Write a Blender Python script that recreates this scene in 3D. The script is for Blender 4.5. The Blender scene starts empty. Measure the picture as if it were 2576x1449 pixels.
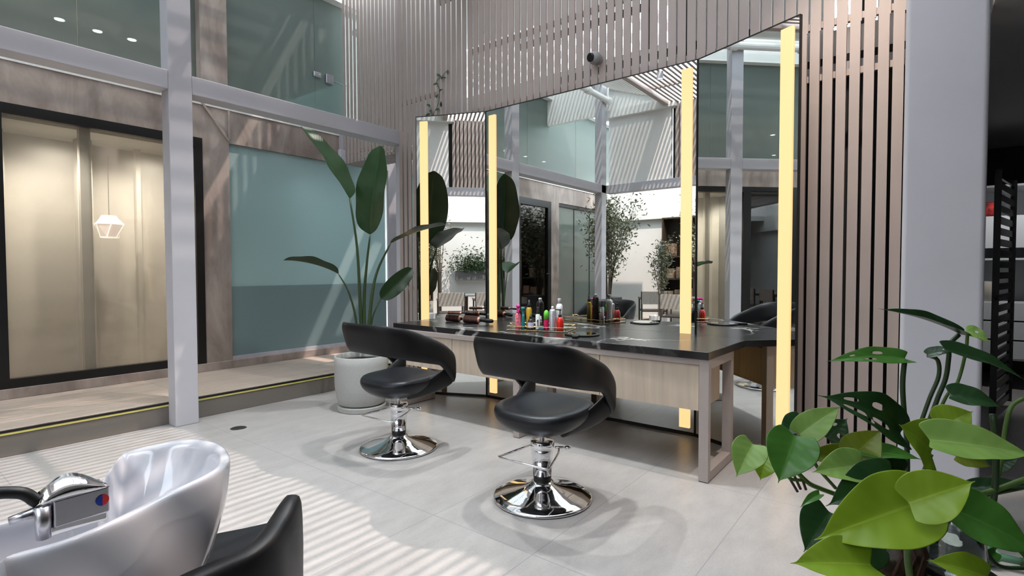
import bpy, bmesh, math, random
from mathutils import Vector, Matrix
random.seed(7)
S = bpy.context.scene
C = S.collection
# ------------------------------------------------------------------ camera, sky, sun, exposure
CAMH = 1.2
R = Matrix(((0.6144064975, 0.0262390490, -0.7885532120),
            (-0.7889855701, 0.0172217456, -0.6141703198),
            (-0.0025349824, 0.9995073405, 0.0312833835)))
FPX = 1337.343
cam = bpy.data.cameras.new('camera')
cam.sensor_width = 36.0
cam.lens = FPX / 2576 * 36.0
cam.clip_start = 0.02
camo = bpy.data.objects.new('camera', cam)
C.objects.link(camo)
camo.matrix_world = Matrix.Translation((0, 0, CAMH)) @ R.to_4x4()
S.camera = camo
S.view_settings.view_transform = 'Standard'
S.view_settings.look = 'None'
S.view_settings.gamma = 1.0
S.view_settings.use_curve_mapping = False
S.view_settings.exposure = 0.0
S.cycles.use_denoising = True
S.cycles.max_bounces = 10
S.cycles.diffuse_bounces = 5
S.cycles.glossy_bounces = 6
S.cycles.transparent_max_bounces = 16
S.cycles.sample_clamp_indirect = 6.0
S.cycles.caustics_reflective = False
S.cycles.caustics_refractive = False

W = bpy.data.worlds.new('sky')
S.world = W
W.use_nodes = True
bg = W.node_tree.nodes['Background']
bg.inputs[0].default_value = (0.80, 0.90, 1.0, 1)
bg.inputs[1].default_value = 6.2

SUN_DIR = Vector((-0.516, 0.34, -1.0)).normalized()
sl = bpy.data.lights.new('sun', 'SUN')
sl.energy = 4.6
sl.angle = math.radians(0.6)
sl.color = (1.0, 0.84, 0.76)
so = bpy.data.objects.new('sun', sl)
so.rotation_euler = SUN_DIR.to_track_quat('-Z', 'Y').to_euler()
so.location = (4, -3, 8)
C.objects.link(so)


def area(name, loc, direction, sx, sy, power, color=(1, 1, 1), spread=180):
    l = bpy.data.lights.new(name, 'AREA')
    l.shape = 'RECTANGLE'
    l.size, l.size_y, l.energy, l.color = sx, sy, power, color
    l.spread = math.radians(spread)
    o = bpy.data.objects.new(name, l)
    o.location = loc
    o.rotation_euler = Vector(direction).to_track_quat('-Z', 'Y').to_euler()
    C.objects.link(o)
    return o


def spot(name, loc, target, power, color, size=70, blend=0.6, rad=0.04):
    l = bpy.data.lights.new(name, 'SPOT')
    l.energy, l.color, l.spot_size, l.spot_blend, l.shadow_soft_size = power, color, math.radians(size), blend, rad
    o = bpy.data.objects.new(name, l)
    o.location = loc
    o.rotation_euler = (Vector(target) - Vector(loc)).to_track_quat('-Z', 'Y').to_euler()
    C.objects.link(o)
    return o


# upper room downlights, then fill lights added to the other rooms
for x_ in (1.46, 1.77, 2.06, -0.3, -1.0, -1.7):
    spot('upper_room_lamp', (x_, 6.8, 3.66), (x_, 6.8, 0), 30, (0.95, 1.0, 0.97), 130, 0.9)
for x_ in (1.2, 1.9):
    spot('left_room_fill', (x_, 6.15, 2.45), (x_, 6.5, 0), 190, (1.0, 0.96, 0.93), 140, 1.0)  # added fill to brighten the room behind the left window, no fixture
spot('frosted_room_fill', (3.6, 6.6, 2.6), (3.6, 6.3, 0), 30, (0.85, 1.0, 1.0), 150, 1.0)  # added light behind the frosted glass to brighten it
spot('passage_fill', (6.3, -0.9, 2.55), (7.2, -0.6, 0.8), 60, (1, 1, 1), 80, 0.8)  # added light on the white cabinet, no fixture
DOWNLIGHTS = [(2.35, 0.75), (2.55, 2.0), (2.45, 3.15), (1.2, 2.3), (0.4, 3.0)]
for i, (x, y) in enumerate(DOWNLIGHTS):
    spot('canopy_lamp_light', (x, y, 3.86), (x, y, 0), (40, 200, 200, 25, 25)[i], (0.96, 1.0, 0.99), 100, 0.8, 0.035)


spot('slat_wall_fill', (3.05, 0.30, 3.80), (3.80, 0.35, 1.0), 230, (1.0, 0.86, 0.74), 75, 1.0, 0.03)  # added warm spot that brightens the right slats, no fixture


# ------------------------------------------------------------------ helpers
def ray(px, py):
    return R @ Vector((px - 1288.0, -(py - 724.5), -FPX))


def at_depth(px, py, d):
    v = ray(px, py)
    return Vector((0, 0, CAMH)) + v * (d / FPX)


def at_z(px, py, z):
    v = ray(px, py)
    return Vector((0, 0, CAMH)) + v * ((z - CAMH) / v.z)


def at_x(px, py, x):
    v = ray(px, py)
    return Vector((0, 0, CAMH)) + v * (x / v.x)


def at_y(px, py, y):
    v = ray(px, py)
    return Vector((0, 0, CAMH)) + v * (y / v.y)


class MB:
    def __init__(self):
        self.b = bmesh.new()

    def box(self, x0, x1, y0, y1, z0, z1, m=None):
        vs = [self.b.verts.new((x, y, z)) for x in (x0, x1) for y in (y0, y1) for z in (z0, z1)]
        if m:
            for v in vs:
                v.co = m @ v.co
        for f in ((0, 1, 3, 2), (4, 6, 7, 5), (0, 4, 5, 1), (2, 3, 7, 6), (0, 2, 6, 4), (1, 5, 7, 3)):
            self.b.faces.new([vs[i] for i in f])
        return self

    def obox(self, p, q, w, h, up=(0, 0, 1), up0=0.0):
        """box along p->q, width w (sideways), height h along up, centred"""
        p, q = Vector(p), Vector(q)
        d = (q - p)
        L = d.length
        d.normalize()
        u = Vector(up)
        s = d.cross(u).normalized()
        u = s.cross(d).normalized()
        m = Matrix((d, s, u)).transposed().to_4x4()
        m.translation = p
        return self.box(0, L, -w / 2, w / 2, -h / 2 + up0, h / 2 + up0, m)

    def prism(self, poly, z0, z1):
        a = [self.b.verts.new((x, y, z0)) for x, y in poly]
        c = [self.b.verts.new((x, y, z1)) for x, y in poly]
        n = len(poly)
        self.b.faces.new(a[::-1])
        self.b.faces.new(c)
        for i in range(n):
            self.b.faces.new((a[i], a[(i + 1) % n], c[(i + 1) % n], c[i]))
        return self

    def grid(self, rows, close_u=False, close_v=False, cap=False):
        V = [[self.b.verts.new(p) for p in r] for r in rows]
        nu, nv = len(V), len(V[0])
        for i in range(nu if close_u else nu - 1):
            for j in range(nv if close_v else nv - 1):
                a, b_, c, d = V[i][j], V[i][(j + 1) % nv], V[(i + 1) % nu][(j + 1) % nv], V[(i + 1) % nu][j]
                try:
                    self.b.faces.new((a, b_, c, d))
                except ValueError:
                    pass
        if cap:
            for r in (V[0], V[-1]):
                try:
                    self.b.faces.new(r)
                except ValueError:
                    pass
        return self

    def lathe(self, prof, c=(0, 0, 0), n=32, cap=True, m=None):
        rows = []
        for r, z in prof:
            row = [Vector((c[0] + r * math.cos(2 * math.pi * k / n), c[1] + r * math.sin(2 * math.pi * k / n), c[2] + z)) for k in range(n)]
            if m:
                row = [m @ v for v in row]
            rows.append(row)
        return self.grid(rows, close_v=True, cap=cap)

    def tube(self, pts, r, n=10, cap=True):
        pts = [Vector(p) for p in pts]
        rs = r if isinstance(r, (list, tuple)) else [r] * len(pts)
        rows = []
        t0 = (pts[1] - pts[0]).normalized()
        a = t0.orthogonal().normalized()
        for i, p in enumerate(pts):
            t = (pts[min(i + 1, len(pts) - 1)] - pts[max(i - 1, 0)]).normalized()
            a = (a - t * a.dot(t))
            if a.length < 1e-5:
                a = t.orthogonal()
            a.normalize()
            b = t.cross(a)
            rows.append([p + (a * math.cos(2 * math.pi * k / n) + b * math.sin(2 * math.pi * k / n)) * rs[i] for k in range(n)])
        return self.grid(rows, close_v=True, cap=cap)

    def ball(self, c, r, n=12, sz=1.0):
        rows = []
        for i in range(1, n):
            a = math.pi * i / n
            rows.append([Vector((c[0] + r * math.sin(a) * math.cos(2 * math.pi * k / (2 * n)), c[1] + r * math.sin(a) * math.sin(2 * math.pi * k / (2 * n)), c[2] + r * sz * math.cos(a))) for k in range(2 * n)])
        return self.grid(rows, close_v=True, cap=True)

    def build(self, name, mat, parent=None, smooth=False, bevel=0, solid=0, sub=0, loc=None):
        bmesh.ops.recalc_face_normals(self.b, faces=self.b.faces)
        me = bpy.data.meshes.new(name)
        self.b.to_mesh(me)
        self.b.free()
        o = bpy.data.objects.new(name, me)
        C.objects.link(o)
        if isinstance(mat, (list, tuple)):
            for mm in mat:
                me.materials.append(mm)
        else:
            me.materials.append(mat)
        if smooth:
            for p in me.polygons:
                p.use_smooth = True
        if solid:
            md = o.modifiers.new('solid', 'SOLIDIFY')
            md.thickness = solid
            md.offset = 0
        if sub:
            md = o.modifiers.new('sub', 'SUBSURF')
            md.levels = md.render_levels = sub
        if bevel:
            md = o.modifiers.new('bevel', 'BEVEL')
            md.width = bevel
            md.segments = 3
            md.limit_method = 'ANGLE'
            if smooth or bevel:
                for p in me.polygons:
                    p.use_smooth = True
                md.harden_normals = True
        if parent:
            o.parent = parent
            if loc is None:
                o.matrix_parent_inverse = Matrix.Identity(4)
        if loc is not None:
            o.location = loc
        return o


def smooth_path(pts, n=6):
    """Catmull-Rom through pts"""
    P = [Vector(p) for p in pts]
    P = [P[0] * 2 - P[1]] + P + [P[-1] * 2 - P[-2]]
    out = []
    for i in range(1, len(P) - 2):
        for k in range(n):
            t = k / n
            a, b, c, d = P[i - 1], P[i], P[i + 1], P[i + 2]
            out.append(0.5 * ((2 * b) + (c - a) * t + (2 * a - 5 * b + 4 * c - d) * t * t + (3 * b - a - 3 * c + d) * t ** 3))
    out.append(P[-2].copy())
    return out


def thing(name, label, cat, loc=(0, 0, 0), rz=0, group=None):
    o = bpy.data.objects.new(name, None)
    o.empty_display_size = 0.1
    C.objects.link(o)
    o.location = loc
    o.rotation_euler = (0, 0, rz)
    o['label'] = label
    o['category'] = cat
    if group:
        o['group'] = group
    return o


def tag(o, label, cat, group=None):
    o['label'] = label
    o['category'] = cat
    if group:
        o['group'] = group
    return o


def struct(o, label=None):
    o['kind'] = 'structure'
    if label:
        o['label'] = label
    return o


# ------------------------------------------------------------------ materials
def newmat(name):
    m = bpy.data.materials.new(name)
    m.use_nodes = True
    return m, m.node_tree, m.node_tree.nodes['Principled BSDF']


def mat(name, col, rough=0.5, metal=0.0, noise=0.0, scale=20, bump=0.0, coat=0.0, emit=None, es=1.0, trans=0.0, ior=1.45, spec=None, stretch=None, alpha=1):
    m, nt, p = newmat(name)
    p.inputs['Base Color'].default_value = (*col, 1)
    p.inputs['Roughness'].default_value = rough
    p.inputs['Metallic'].default_value = metal
    p.inputs['Coat Weight'].default_value = coat
    p.inputs['Transmission Weight'].default_value = trans
    p.inputs['IOR'].default_value = ior
    p.inputs['Alpha'].default_value = alpha
    if spec is not None:
        p.inputs['Specular IOR Level'].default_value = spec
    if emit:
        p.inputs['Emission Color'].default_value = (*emit, 1)
        p.inputs['Emission Strength'].default_value = es
    if noise or bump:
        tc = nt.nodes.new('ShaderNodeTexCoord')
        mp = nt.nodes.new('ShaderNodeMapping')
        if stretch:
            mp.inputs['Scale'].default_value = stretch
        nz = nt.nodes.new('ShaderNodeTexNoise')
        nz.inputs['Scale'].default_value = scale
        nz.inputs['Detail'].default_value = 6
        nt.links.new(tc.outputs['Object'], mp.inputs[0])
        nt.links.new(mp.outputs[0], nz.inputs[0])
        if noise:
            rp = nt.nodes.new('ShaderNodeValToRGB')
            rp.color_ramp.elements[0].position = 0.3
            rp.color_ramp.elements[1].position = 0.7
            rp.color_ramp.elements[0].color = (*[c * (1 - noise) for c in col], 1)
            rp.color_ramp.elements[1].color = (*[min(1, c * (1 + noise)) for c in col], 1)
            nt.links.new(nz.outputs[0], rp.inputs[0])
            nt.links.new(rp.outputs[0], p.inputs['Base Color'])
        if bump:
            bp = nt.nodes.new('ShaderNodeBump')
            bp.inputs['Strength'].default_value = bump
            bp.inputs['Distance'].default_value = 0.01
            nt.links.new(nz.outputs[0], bp.inputs['Height'])
            nt.links.new(bp.outputs[0], p.inputs['Normal'])
    return m


def math_node(nt, op, a, b=None, c=None):
    n = nt.nodes.new('ShaderNodeMath')
    n.operation = op
    for i, v in enumerate((a, b, c)):
        if v is None:
            continue
        if isinstance(v, (int, float)):
            n.inputs[i].default_value = v
        else:
            nt.links.new(v, n.inputs[i])
    return n.outputs[0]


def tile_mat(name, col, tx, ty, x0, y0, rough, grout=(0.28, 0.27, 0.27), streak=(1, 1, 1), gw=0.0022, var=0.10):
    m, nt, p = newmat(name)
    tc = nt.nodes.new('ShaderNodeTexCoord')
    sp = nt.nodes.new('ShaderNodeSeparateXYZ')
    nt.links.new(tc.outputs['Object'], sp.inputs[0])

    def near(out, t, o):
        a = math_node(nt, 'SUBTRACT', out, o)
        a = math_node(nt, 'DIVIDE', a, t)
        f = math_node(nt, 'FRACT', a)
        f = math_node(nt, 'SUBTRACT', f, 0.5)
        f = math_node(nt, 'ABSOLUTE', f)
        f = math_node(nt, 'SUBTRACT', 0.5, f)
        return math_node(nt, 'LESS_THAN', f, gw / t)
    g = math_node(nt, 'MAXIMUM', near(sp.outputs[0], tx, x0), near(sp.outputs[1], ty, y0))
    mp = nt.nodes.new('ShaderNodeMapping')
    mp.inputs['Scale'].default_value = streak
    nt.links.new(tc.outputs['Object'], mp.inputs[0])
    nz = nt.nodes.new('ShaderNodeTexNoise')
    nz.inputs['Scale'].default_value = 5
    nz.inputs['Detail'].default_value = 8
    nz.inputs['Roughness'].default_value = 0.65
    nt.links.new(mp.outputs[0], nz.inputs[0])
    n2 = nt.nodes.new('ShaderNodeTexNoise')
    n2.inputs['Scale'].default_value = 90
    n2.inputs['Detail'].default_value = 4
    nt.links.new(tc.outputs['Object'], n2.inputs[0])
    sm = math_node(nt, 'ADD', math_node(nt, 'MULTIPLY', nz.outputs[0], 0.7), math_node(nt, 'MULTIPLY', n2.outputs[0], 0.3))
    rp = nt.nodes.new('ShaderNodeValToRGB')
    rp.color_ramp.elements[0].position = 0.35
    rp.color_ramp.elements[1].position = 0.65
    rp.color_ramp.elements[0].color = (*[c * (1 - var) for c in col], 1)
    rp.color_ramp.elements[1].color = (*[c * (1 + var) for c in col], 1)
    nt.links.new(sm, rp.inputs[0])
    mx = nt.nodes.new('ShaderNodeMix')
    mx.data_type = 'RGBA'
    nt.links.new(g, mx.inputs[0])
    nt.links.new(rp.outputs[0], mx.inputs[6])
    mx.inputs[7].default_value = (*grout, 1)
    nt.links.new(mx.outputs[2], p.inputs['Base Color'])
    rr = nt.nodes.new('ShaderNodeMapRange')
    rr.inputs[3].default_value = rough - 0.05
    rr.inputs[4].default_value = rough + 0.08
    nt.links.new(nz.outputs[0], rr.inputs[0])
    nt.links.new(rr.outputs[0], p.inputs['Roughness'])
    return m


def marble_mat():
    m, nt, p = newmat('black_marble')
    tc = nt.nodes.new('ShaderNodeTexCoord')
    mp = nt.nodes.new('ShaderNodeMapping')
    mp.inputs['Rotation'].default_value = (0.2, 0.1, 0.5)
    nt.links.new(tc.outputs['Object'], mp.inputs[0])
    nz = nt.nodes.new('ShaderNodeTexNoise')
    nz.inputs['Scale'].default_value = 1.6
    nz.inputs['Detail'].default_value = 7
    nz.inputs['Distortion'].default_value = 0.5
    nt.links.new(mp.outputs[0], nz.inputs[0])
    v = math_node(nt, 'ABSOLUTE', math_node(nt, 'SUBTRACT', nz.outputs[0], 0.5))
    v = math_node(nt, 'SUBTRACT', 1.0, math_node(nt, 'MULTIPLY', v, 55))
    v = math_node(nt, 'MAXIMUM', v, 0.0)
    n3 = nt.nodes.new('ShaderNodeTexNoise')
    n3.inputs['Scale'].default_value = 2.2
    nt.links.new(tc.outputs['Object'], n3.inputs[0])
    k = math_node(nt, 'MAXIMUM', math_node(nt, 'MULTIPLY', math_node(nt, 'SUBTRACT', n3.outputs[0], 0.46), 5.0), 0.04)
    v = math_node(nt, 'MULTIPLY', v, k)
    mx = nt.nodes.new('ShaderNodeMix')
    mx.data_type = 'RGBA'
    nt.links.new(v, mx.inputs[0])
    mx.inputs[6].default_value = (0.012, 0.012, 0.013, 1)
    mx.inputs[7].default_value = (0.55, 0.54, 0.52, 1)
    nt.links.new(mx.outputs[2], p.inputs['Base Color'])
    p.inputs['Roughness'].default_value = 0.22
    return m


def concrete_mat(name, c1, c2, rough=0.85, scale=2.2):
    m, nt, p = newmat(name)
    tc = nt.nodes.new('ShaderNodeTexCoord')
    mp = nt.nodes.new('ShaderNodeMapping')
    mp.inputs['Scale'].default_value = (1.6, 1.6, 0.6)
    nt.links.new(tc.outputs['Object'], mp.inputs[0])
    nz = nt.nodes.new('ShaderNodeTexNoise')
    nz.inputs['Scale'].default_value = scale
    nz.inputs['Detail'].default_value = 9
    nz.inputs['Roughness'].default_value = 0.62
    nz.inputs['Distortion'].default_value = 0.4
    nt.links.new(mp.outputs[0], nz.inputs[0])
    rp = nt.nodes.new('ShaderNodeValToRGB')
    rp.color_ramp.elements[0].position = 0.38
    rp.color_ramp.elements[1].position = 0.66
    rp.color_ramp.elements[0].color = (*c1, 1)
    rp.color_ramp.elements[1].color = (*c2, 1)
    nt.links.new(nz.outputs[0], rp.inputs[0])
    nt.links.new(rp.outputs[0], p.inputs['Base Color'])
    p.inputs['Roughness'].default_value = rough
    bp = nt.nodes.new('ShaderNodeBump')
    bp.inputs['Strength'].default_value = 0.15
    bp.inputs['Distance'].default_value = 0.01
    nt.links.new(nz.outputs[0], bp.inputs['Height'])
    nt.links.new(bp.outputs[0], p.inputs['Normal'])
    return m


def pane_mat(name, tint, refl=0.08, milk=0.0, milkcol=(0.5, 0.6, 0.55), rough=0.0, fk=0.4):
    """thin architectural glass: clear tint, a share of milky film, fresnel reflection"""
    m = bpy.data.materials.new(name)
    m.use_nodes = True
    nt = m.node_tree
    nt.nodes.clear()
    out = nt.nodes.new('ShaderNodeOutputMaterial')
    tr = nt.nodes.new('ShaderNodeBsdfTransparent')
    tr.inputs[0].default_value = (*tint, 1)
    sh = tr.outputs[0]
    if milk > 0:
        df = nt.nodes.new('ShaderNodeBsdfDiffuse')
        df.inputs[0].default_value = (*milkcol, 1)
        tl = nt.nodes.new('ShaderNodeBsdfTranslucent')
        tl.inputs[0].default_value = (*milkcol, 1)
        a = nt.nodes.new('ShaderNodeMixShader')
        a.inputs[0].default_value = 0.5
        nt.links.new(df.outputs[0], a.inputs[1])
        nt.links.new(tl.outputs[0], a.inputs[2])
        b = nt.nodes.new('ShaderNodeMixShader')
        b.inputs[0].default_value = milk
        nt.links.new(sh, b.inputs[1])
        nt.links.new(a.outputs[0], b.inputs[2])
        sh = b.outputs[0]
    gl = nt.nodes.new('ShaderNodeBsdfGlossy')
    gl.inputs['Roughness'].default_value = rough
    gl.inputs[0].default_value = (1, 1, 1, 1)
    fr = nt.nodes.new('ShaderNodeLayerWeight')
    fr.inputs[0].default_value = 0.25
    f = math_node(nt, 'ADD', math_node(nt, 'MULTIPLY', fr.outputs[0], fk), refl)
    f = math_node(nt, 'MINIMUM', f, 1.0)
    c = nt.nodes.new('ShaderNodeMixShader')
    nt.links.new(f, c.inputs[0])
    nt.links.new(sh, c.inputs[1])
    nt.links.new(gl.outputs[0], c.inputs[2])
    nt.links.new(c.outputs[0], out.inputs[0])
    return m


M = {}
M['floor'] = tile_mat('floor_tile', (0.395, 0.37, 0.355), 1.2, 0.6, 0.60, 0.695, 0.32, var=0.12, streak=(1, 2.2, 1))
M['step'] = tile_mat('step_tile', (0.45, 0.365, 0.305), 1.2, 0.57, 0.6, 4.70, 0.4, grout=(0.17, 0.15, 0.13), streak=(0.8, 5, 5), var=0.22)
M['white'] = mat('white_steel_paint', (0.52, 0.51, 0.545), 0.45, noise=0.03, scale=3)
M['plaster'] = mat('white_plaster', (0.78, 0.77, 0.745), 0.8, noise=0.05, scale=1.5)
M['slat'] = mat('taupe_slat_paint', (0.38, 0.315, 0.285), 0.42, noise=0.04, scale=4)
M['slat_back'] = mat('slat_backing', (0.012, 0.012, 0.012), 0.8)
M['concrete'] = concrete_mat('brown_concrete', (0.23, 0.18, 0.155), (0.42, 0.35, 0.31))
M['concrete_pale'] = concrete_mat('pale_concrete', (0.42, 0.40, 0.43), (0.52, 0.50, 0.53))
M['black'] = mat('black_frame', (0.006, 0.006, 0.006), 0.35)
M['taupe_metal'] = mat('taupe_metal', (0.40, 0.345, 0.32), 0.4, noise=0.02)
M['oak'] = mat('pale_oak', (0.56, 0.46, 0.36), 0.55, noise=0.13, scale=16, stretch=(1.5, 1.5, 0.12))
M['marble'] = marble_mat()
M['leather'] = mat('black_leather', (0.007, 0.007, 0.008), 0.42, bump=0.05, scale=260, spec=0.28)
M['leather_gloss'] = mat('black_leather_seat', (0.009, 0.010, 0.013), 0.36, bump=0.05, scale=200, spec=0.4)
M['chrome'] = mat('chrome', (0.82, 0.82, 0.84), 0.06, 1.0)
M['brushed'] = mat('brushed_steel', (0.62, 0.62, 0.66), 0.28, 1.0)
M['mirror'] = mat('mirror_silver', (0.86, 0.89, 0.87), 0.0, 1.0)
M['lamp'] = mat('warm_light_diffuser', (0.15, 0.12, 0.08), 0.6, emit=(1.0, 0.64, 0.28), es=1.15)
M['bulb'] = mat('cool_bulb', (1, 1, 1), 0.5, emit=(0.93, 1.0, 0.98), es=9)
M['ceramic'] = mat('white_ceramic', (0.50, 0.50, 0.535), 0.08, coat=0.5)
M['pot'] = mat('stone_pot', (0.40, 0.40, 0.385), 0.7, noise=0.08, scale=120)
M['soil'] = mat('dark_soil', (0.03, 0.022, 0.016), 0.95, noise=0.4, scale=60)
M['rubber'] = mat('black_rubber', (0.01, 0.01, 0.01), 0.4)
M['gold'] = mat('brass', (0.75, 0.55, 0.28), 0.22, 1.0)
M['yellow'] = mat('yellow_strip', (0.62, 0.56, 0.16), 0.45)
M['dark_room'] = mat('dark_room_paint', (0.055, 0.053, 0.052), 0.7)
M['dark_ceiling'] = mat('dark_room_ceiling', (0.5, 0.5, 0.5), 0.8)
M['interior'] = mat('interior_panel', (0.50, 0.46, 0.40), 0.7, noise=0.05, scale=1.2)
M['frost'] = pane_mat('frosted_teal_glass', (0.10, 0.14, 0.14), 0.02, 0.92, (0.58, 0.75, 0.75), 0.25)
M['frost_dark'] = pane_mat('frosted_teal_glass_low', (0.10, 0.13, 0.13), 0.02, 0.95, (0.36, 0.49, 0.50), 0.22)
M['glass_up'] = pane_mat('green_glass', (0.66, 0.70, 0.66), 0.0, 0.45, (0.38, 0.42, 0.40), 0.3, 0.10)
M['glass_low'] = pane_mat('clear_glass', (0.80, 0.79, 0.74), 0.02, 0.35, (0.45, 0.42, 0.37), 0.03)
M['glass_door'] = pane_mat('door_glass', (0.5, 0.5, 0.5), 0.10, 0.0)
M['skyl'] = pane_mat('skylight_sheet', (0.9, 0.93, 0.93), 0.02, 0.30, (0.80, 0.82, 0.85), 0.3)
M['wood'] = mat('roof_wood', (0.42, 0.30, 0.20), 0.6, noise=0.2, scale=12, stretch=(1, 8, 1))

# ------------------------------------------------------------------ the setting
YW = 5.835          # plane of the glazed left wall
XS = 3.85           # plane of the slat screen
o = MB().box(-8, 10, -7, 9, -0.1, 0.0).build('floor', M['floor'])
struct(o)
# raised step along the left wall and the back
o = MB().prism([(-8, 9), (-8, 4.70), (9, 4.70), (9, 9)], 0.0, 0.18).build('platform_step', M['step'], bevel=0.004)
struct(o)
o = MB().box(-8, 9, 4.692, 4.70, 0.145, 0.160).build('trim_1', M['yellow'])
struct(o)
o = MB().box(-8, 9, 4.690, 4.70, 0.160, 0.174).build('trim_2', M['black'])
struct(o)

# left wall: sill, pier, spandrel
o = MB().box(-6, 9, YW - 0.03, YW + 0.2, 0.18, 0.262).build('wall_left_sill', M['concrete'], bevel=0.004)
struct(o)
mb = MB()
mb.box(-6, 3.97, YW, YW + 0.25, 2.56, 2.90)
mb.box(2.365, 2.63, YW - 0.001, YW + 0.25, 0.262, 4.6)
mb.box(-1.38, -1.09, YW - 0.001, YW + 0.25, 0.262, 2.6)
mb.box(0.02, 0.10, YW - 0.001, YW + 0.25, 0.262, 2.6)
o = mb.build('wall_left', M['concrete'])
struct(o)
o = MB().box(3.97, 9, YW, YW + 0.25, 2.58, 3.0).build('wall_left_end', M['concrete_pale'])
struct(o)
o = MB().box(-6, 3.97, YW - 0.012, YW + 0.26, 2.90, 2.925).build('trim_3', M['plaster'])
struct(o)
# gusset of thin battens at pier head
g = MB()
g.obox((2.63, YW - 0.01, 2.60), (2.63, YW - 0.01, 2.90), 0.02, 0.02, (0, 1, 0))
g.obox((2.36, YW - 0.01, 2.93), (2.63, YW - 0.01, 2.58), 0.02, 0.02, (0, 1, 0))
struct(g.build('trim_4', M['concrete']))


def window(name, x0, x1, z0, z1, fw, fmat, pmat, y=YW, fd=0.06, mull=()):
    f = MB()
    f.box(x0, x1, y - 0.01, y + fd, z0, z0 + fw).box(x0, x1, y - 0.01, y + fd, z1 - fw * 1.15, z1)
    f.box(x0, x0 + fw, y - 0.01, y + fd, z0 + fw, z1 - fw * 1.15).box(x1 - fw, x1, y - 0.01, y + fd, z0 + fw, z1 - fw * 1.15)
    for m_ in mull:
        f.box(m_ - fw / 2, m_ + fw / 2, y - 0.01, y + fd, z0 + fw, z1 - fw * 1.15)
    fo = struct(f.build(name, fmat))
    p = MB().box(x0 + fw * .5, x1 - fw * .5, y + fd * 0.45, y + fd * 0.45 + 0.008, z0 + fw * .5, z1 - fw * .5)
    p.build('window_glass', pmat, fo)
    return fo


window('window_1', 0.80, 2.365, 0.262, 2.56, 0.075, M['black'], M['glass_low'])
d = window('door_1', -1.09, 0.02, 0.19, 2.56, 0.11, M['black'], M['glass_door'])
MB().tube([(-0.97, YW - 0.06, 1.15), (-0.84, YW - 0.06, 1.15)], 0.01).tube([(-0.97, YW - 0.06, 1.15), (-0.97, YW, 1.15)], 0.01).build('door_handle', M['black'], d)
window('window_6', 0.10, 0.80, 0.262, 2.56, 0.06, M['black'], M['glass_door'])
# frosted panes
o = MB().box(2.63, 4.70, YW + 0.03, YW + 0.045, 0.262, 2.58).build('window_2', M['frost'])
struct(o)
o = MB().box(2.63, 4.70, YW + 0.047, YW + 0.06, 0.262, 1.045).build('window_2_dark_layer', M['frost_dark'])  # darker layers stand in for the dark thing behind the glass
o2 = MB().box(2.63, 4.70, YW + 0.018, YW + 0.028, 0.262, 1.045).build('window_2_lower', M['frost_dark'])
struct(o)
struct(o2)
o = MB().box(2.63, 5.0, YW, YW + 0.03, 0.262, 0.30).build('trim_5', M['concrete_pale'])
struct(o)
o = MB().box(4.74, 4.88, YW, YW + 0.04, 0.262, 2.58).build('trim_6', M['concrete_pale'])
struct(o)
o = MB().box(4.88, 5.02, YW, YW + 0.05, 0.262, 2.58).build('trim_7', M['black'])
struct(o)
o = MB().box(5.02, 6.0, YW + 0.03, YW + 0.045, 0.262, 2.58).build('window_7', M['frost'])
struct(o)
# far left frosted/green window in the reflection
o = MB().box(-6, -1.38, YW + 0.03, YW + 0.045, 0.262, 2.56).build('window_3', pane_mat('sage_glass', (0.45, 0.5, 0.46), 0.06, 0.6, (0.45, 0.5, 0.45), 0.08))
struct(o)
f = MB()
for x in (-2.0, -2.65, -3.3, -4.0):
    f.box(x - 0.006, x + 0.006, YW + 0.02, YW + 0.05, 0.262, 2.56)
f.box(-6, -1.38, YW, YW + 0.04, 2.50, 2.57)
struct(f.build('trim_8', M['black']))

# upper storey glass wall
f = MB()
for a, b in ((-6, -2.2), (-2.19, -0.45), (-0.44, 1.398), (1.406, 2.365), (2.63, 3.708), (3.714, 6.0)):
    f.box(a, b, YW + 0.10, YW + 0.112, 2.925, 4.55)
o = f.build('window_4', M['glass_up'])
struct(o)
# glass patch fittings
pf = thing('glass_patch_fitting', 'small square steel clamp where two upper glass panes meet', 'clamp', (3.73, YW + 0.09, 3.61))
MB().box(-0.05, 0.05, -0.02, 0.03, -0.03, 0.03).build('plate', M['brushed'], pf, bevel=0.004)
for sg in (-1, 1):
    MB().lathe([(0.008, 0), (0.008, 0.012)], (0, 0, 0), 10, m=Matrix.Translation((sg * 0.03, -0.02, 0)) @ Matrix.Rotation(math.pi / 2, 4, 'X')).build('screw', M['chrome'], pf)
pf2 = thing('glass_patch_fitting', 'square steel hinge plate on upper glass beside the slat screen', 'clamp', (3.90, YW + 0.09, 3.60))
MB().box(-0.05, 0.05, -0.02, 0.03, -0.055, 0.055).build('plate', M['brushed'], pf2, bevel=0.004)
MB().tube([(0.05, 0, 0), (0.30, 0, -0.02)], 0.005, 6).build('rod', M['brushed'], pf2)
# structure above
o = MB().box(-6, 9, YW - 0.02, YW + 0.25, 4.55, 4.75).build('beam_top_left', M['plaster'])
struct(o)
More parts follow.
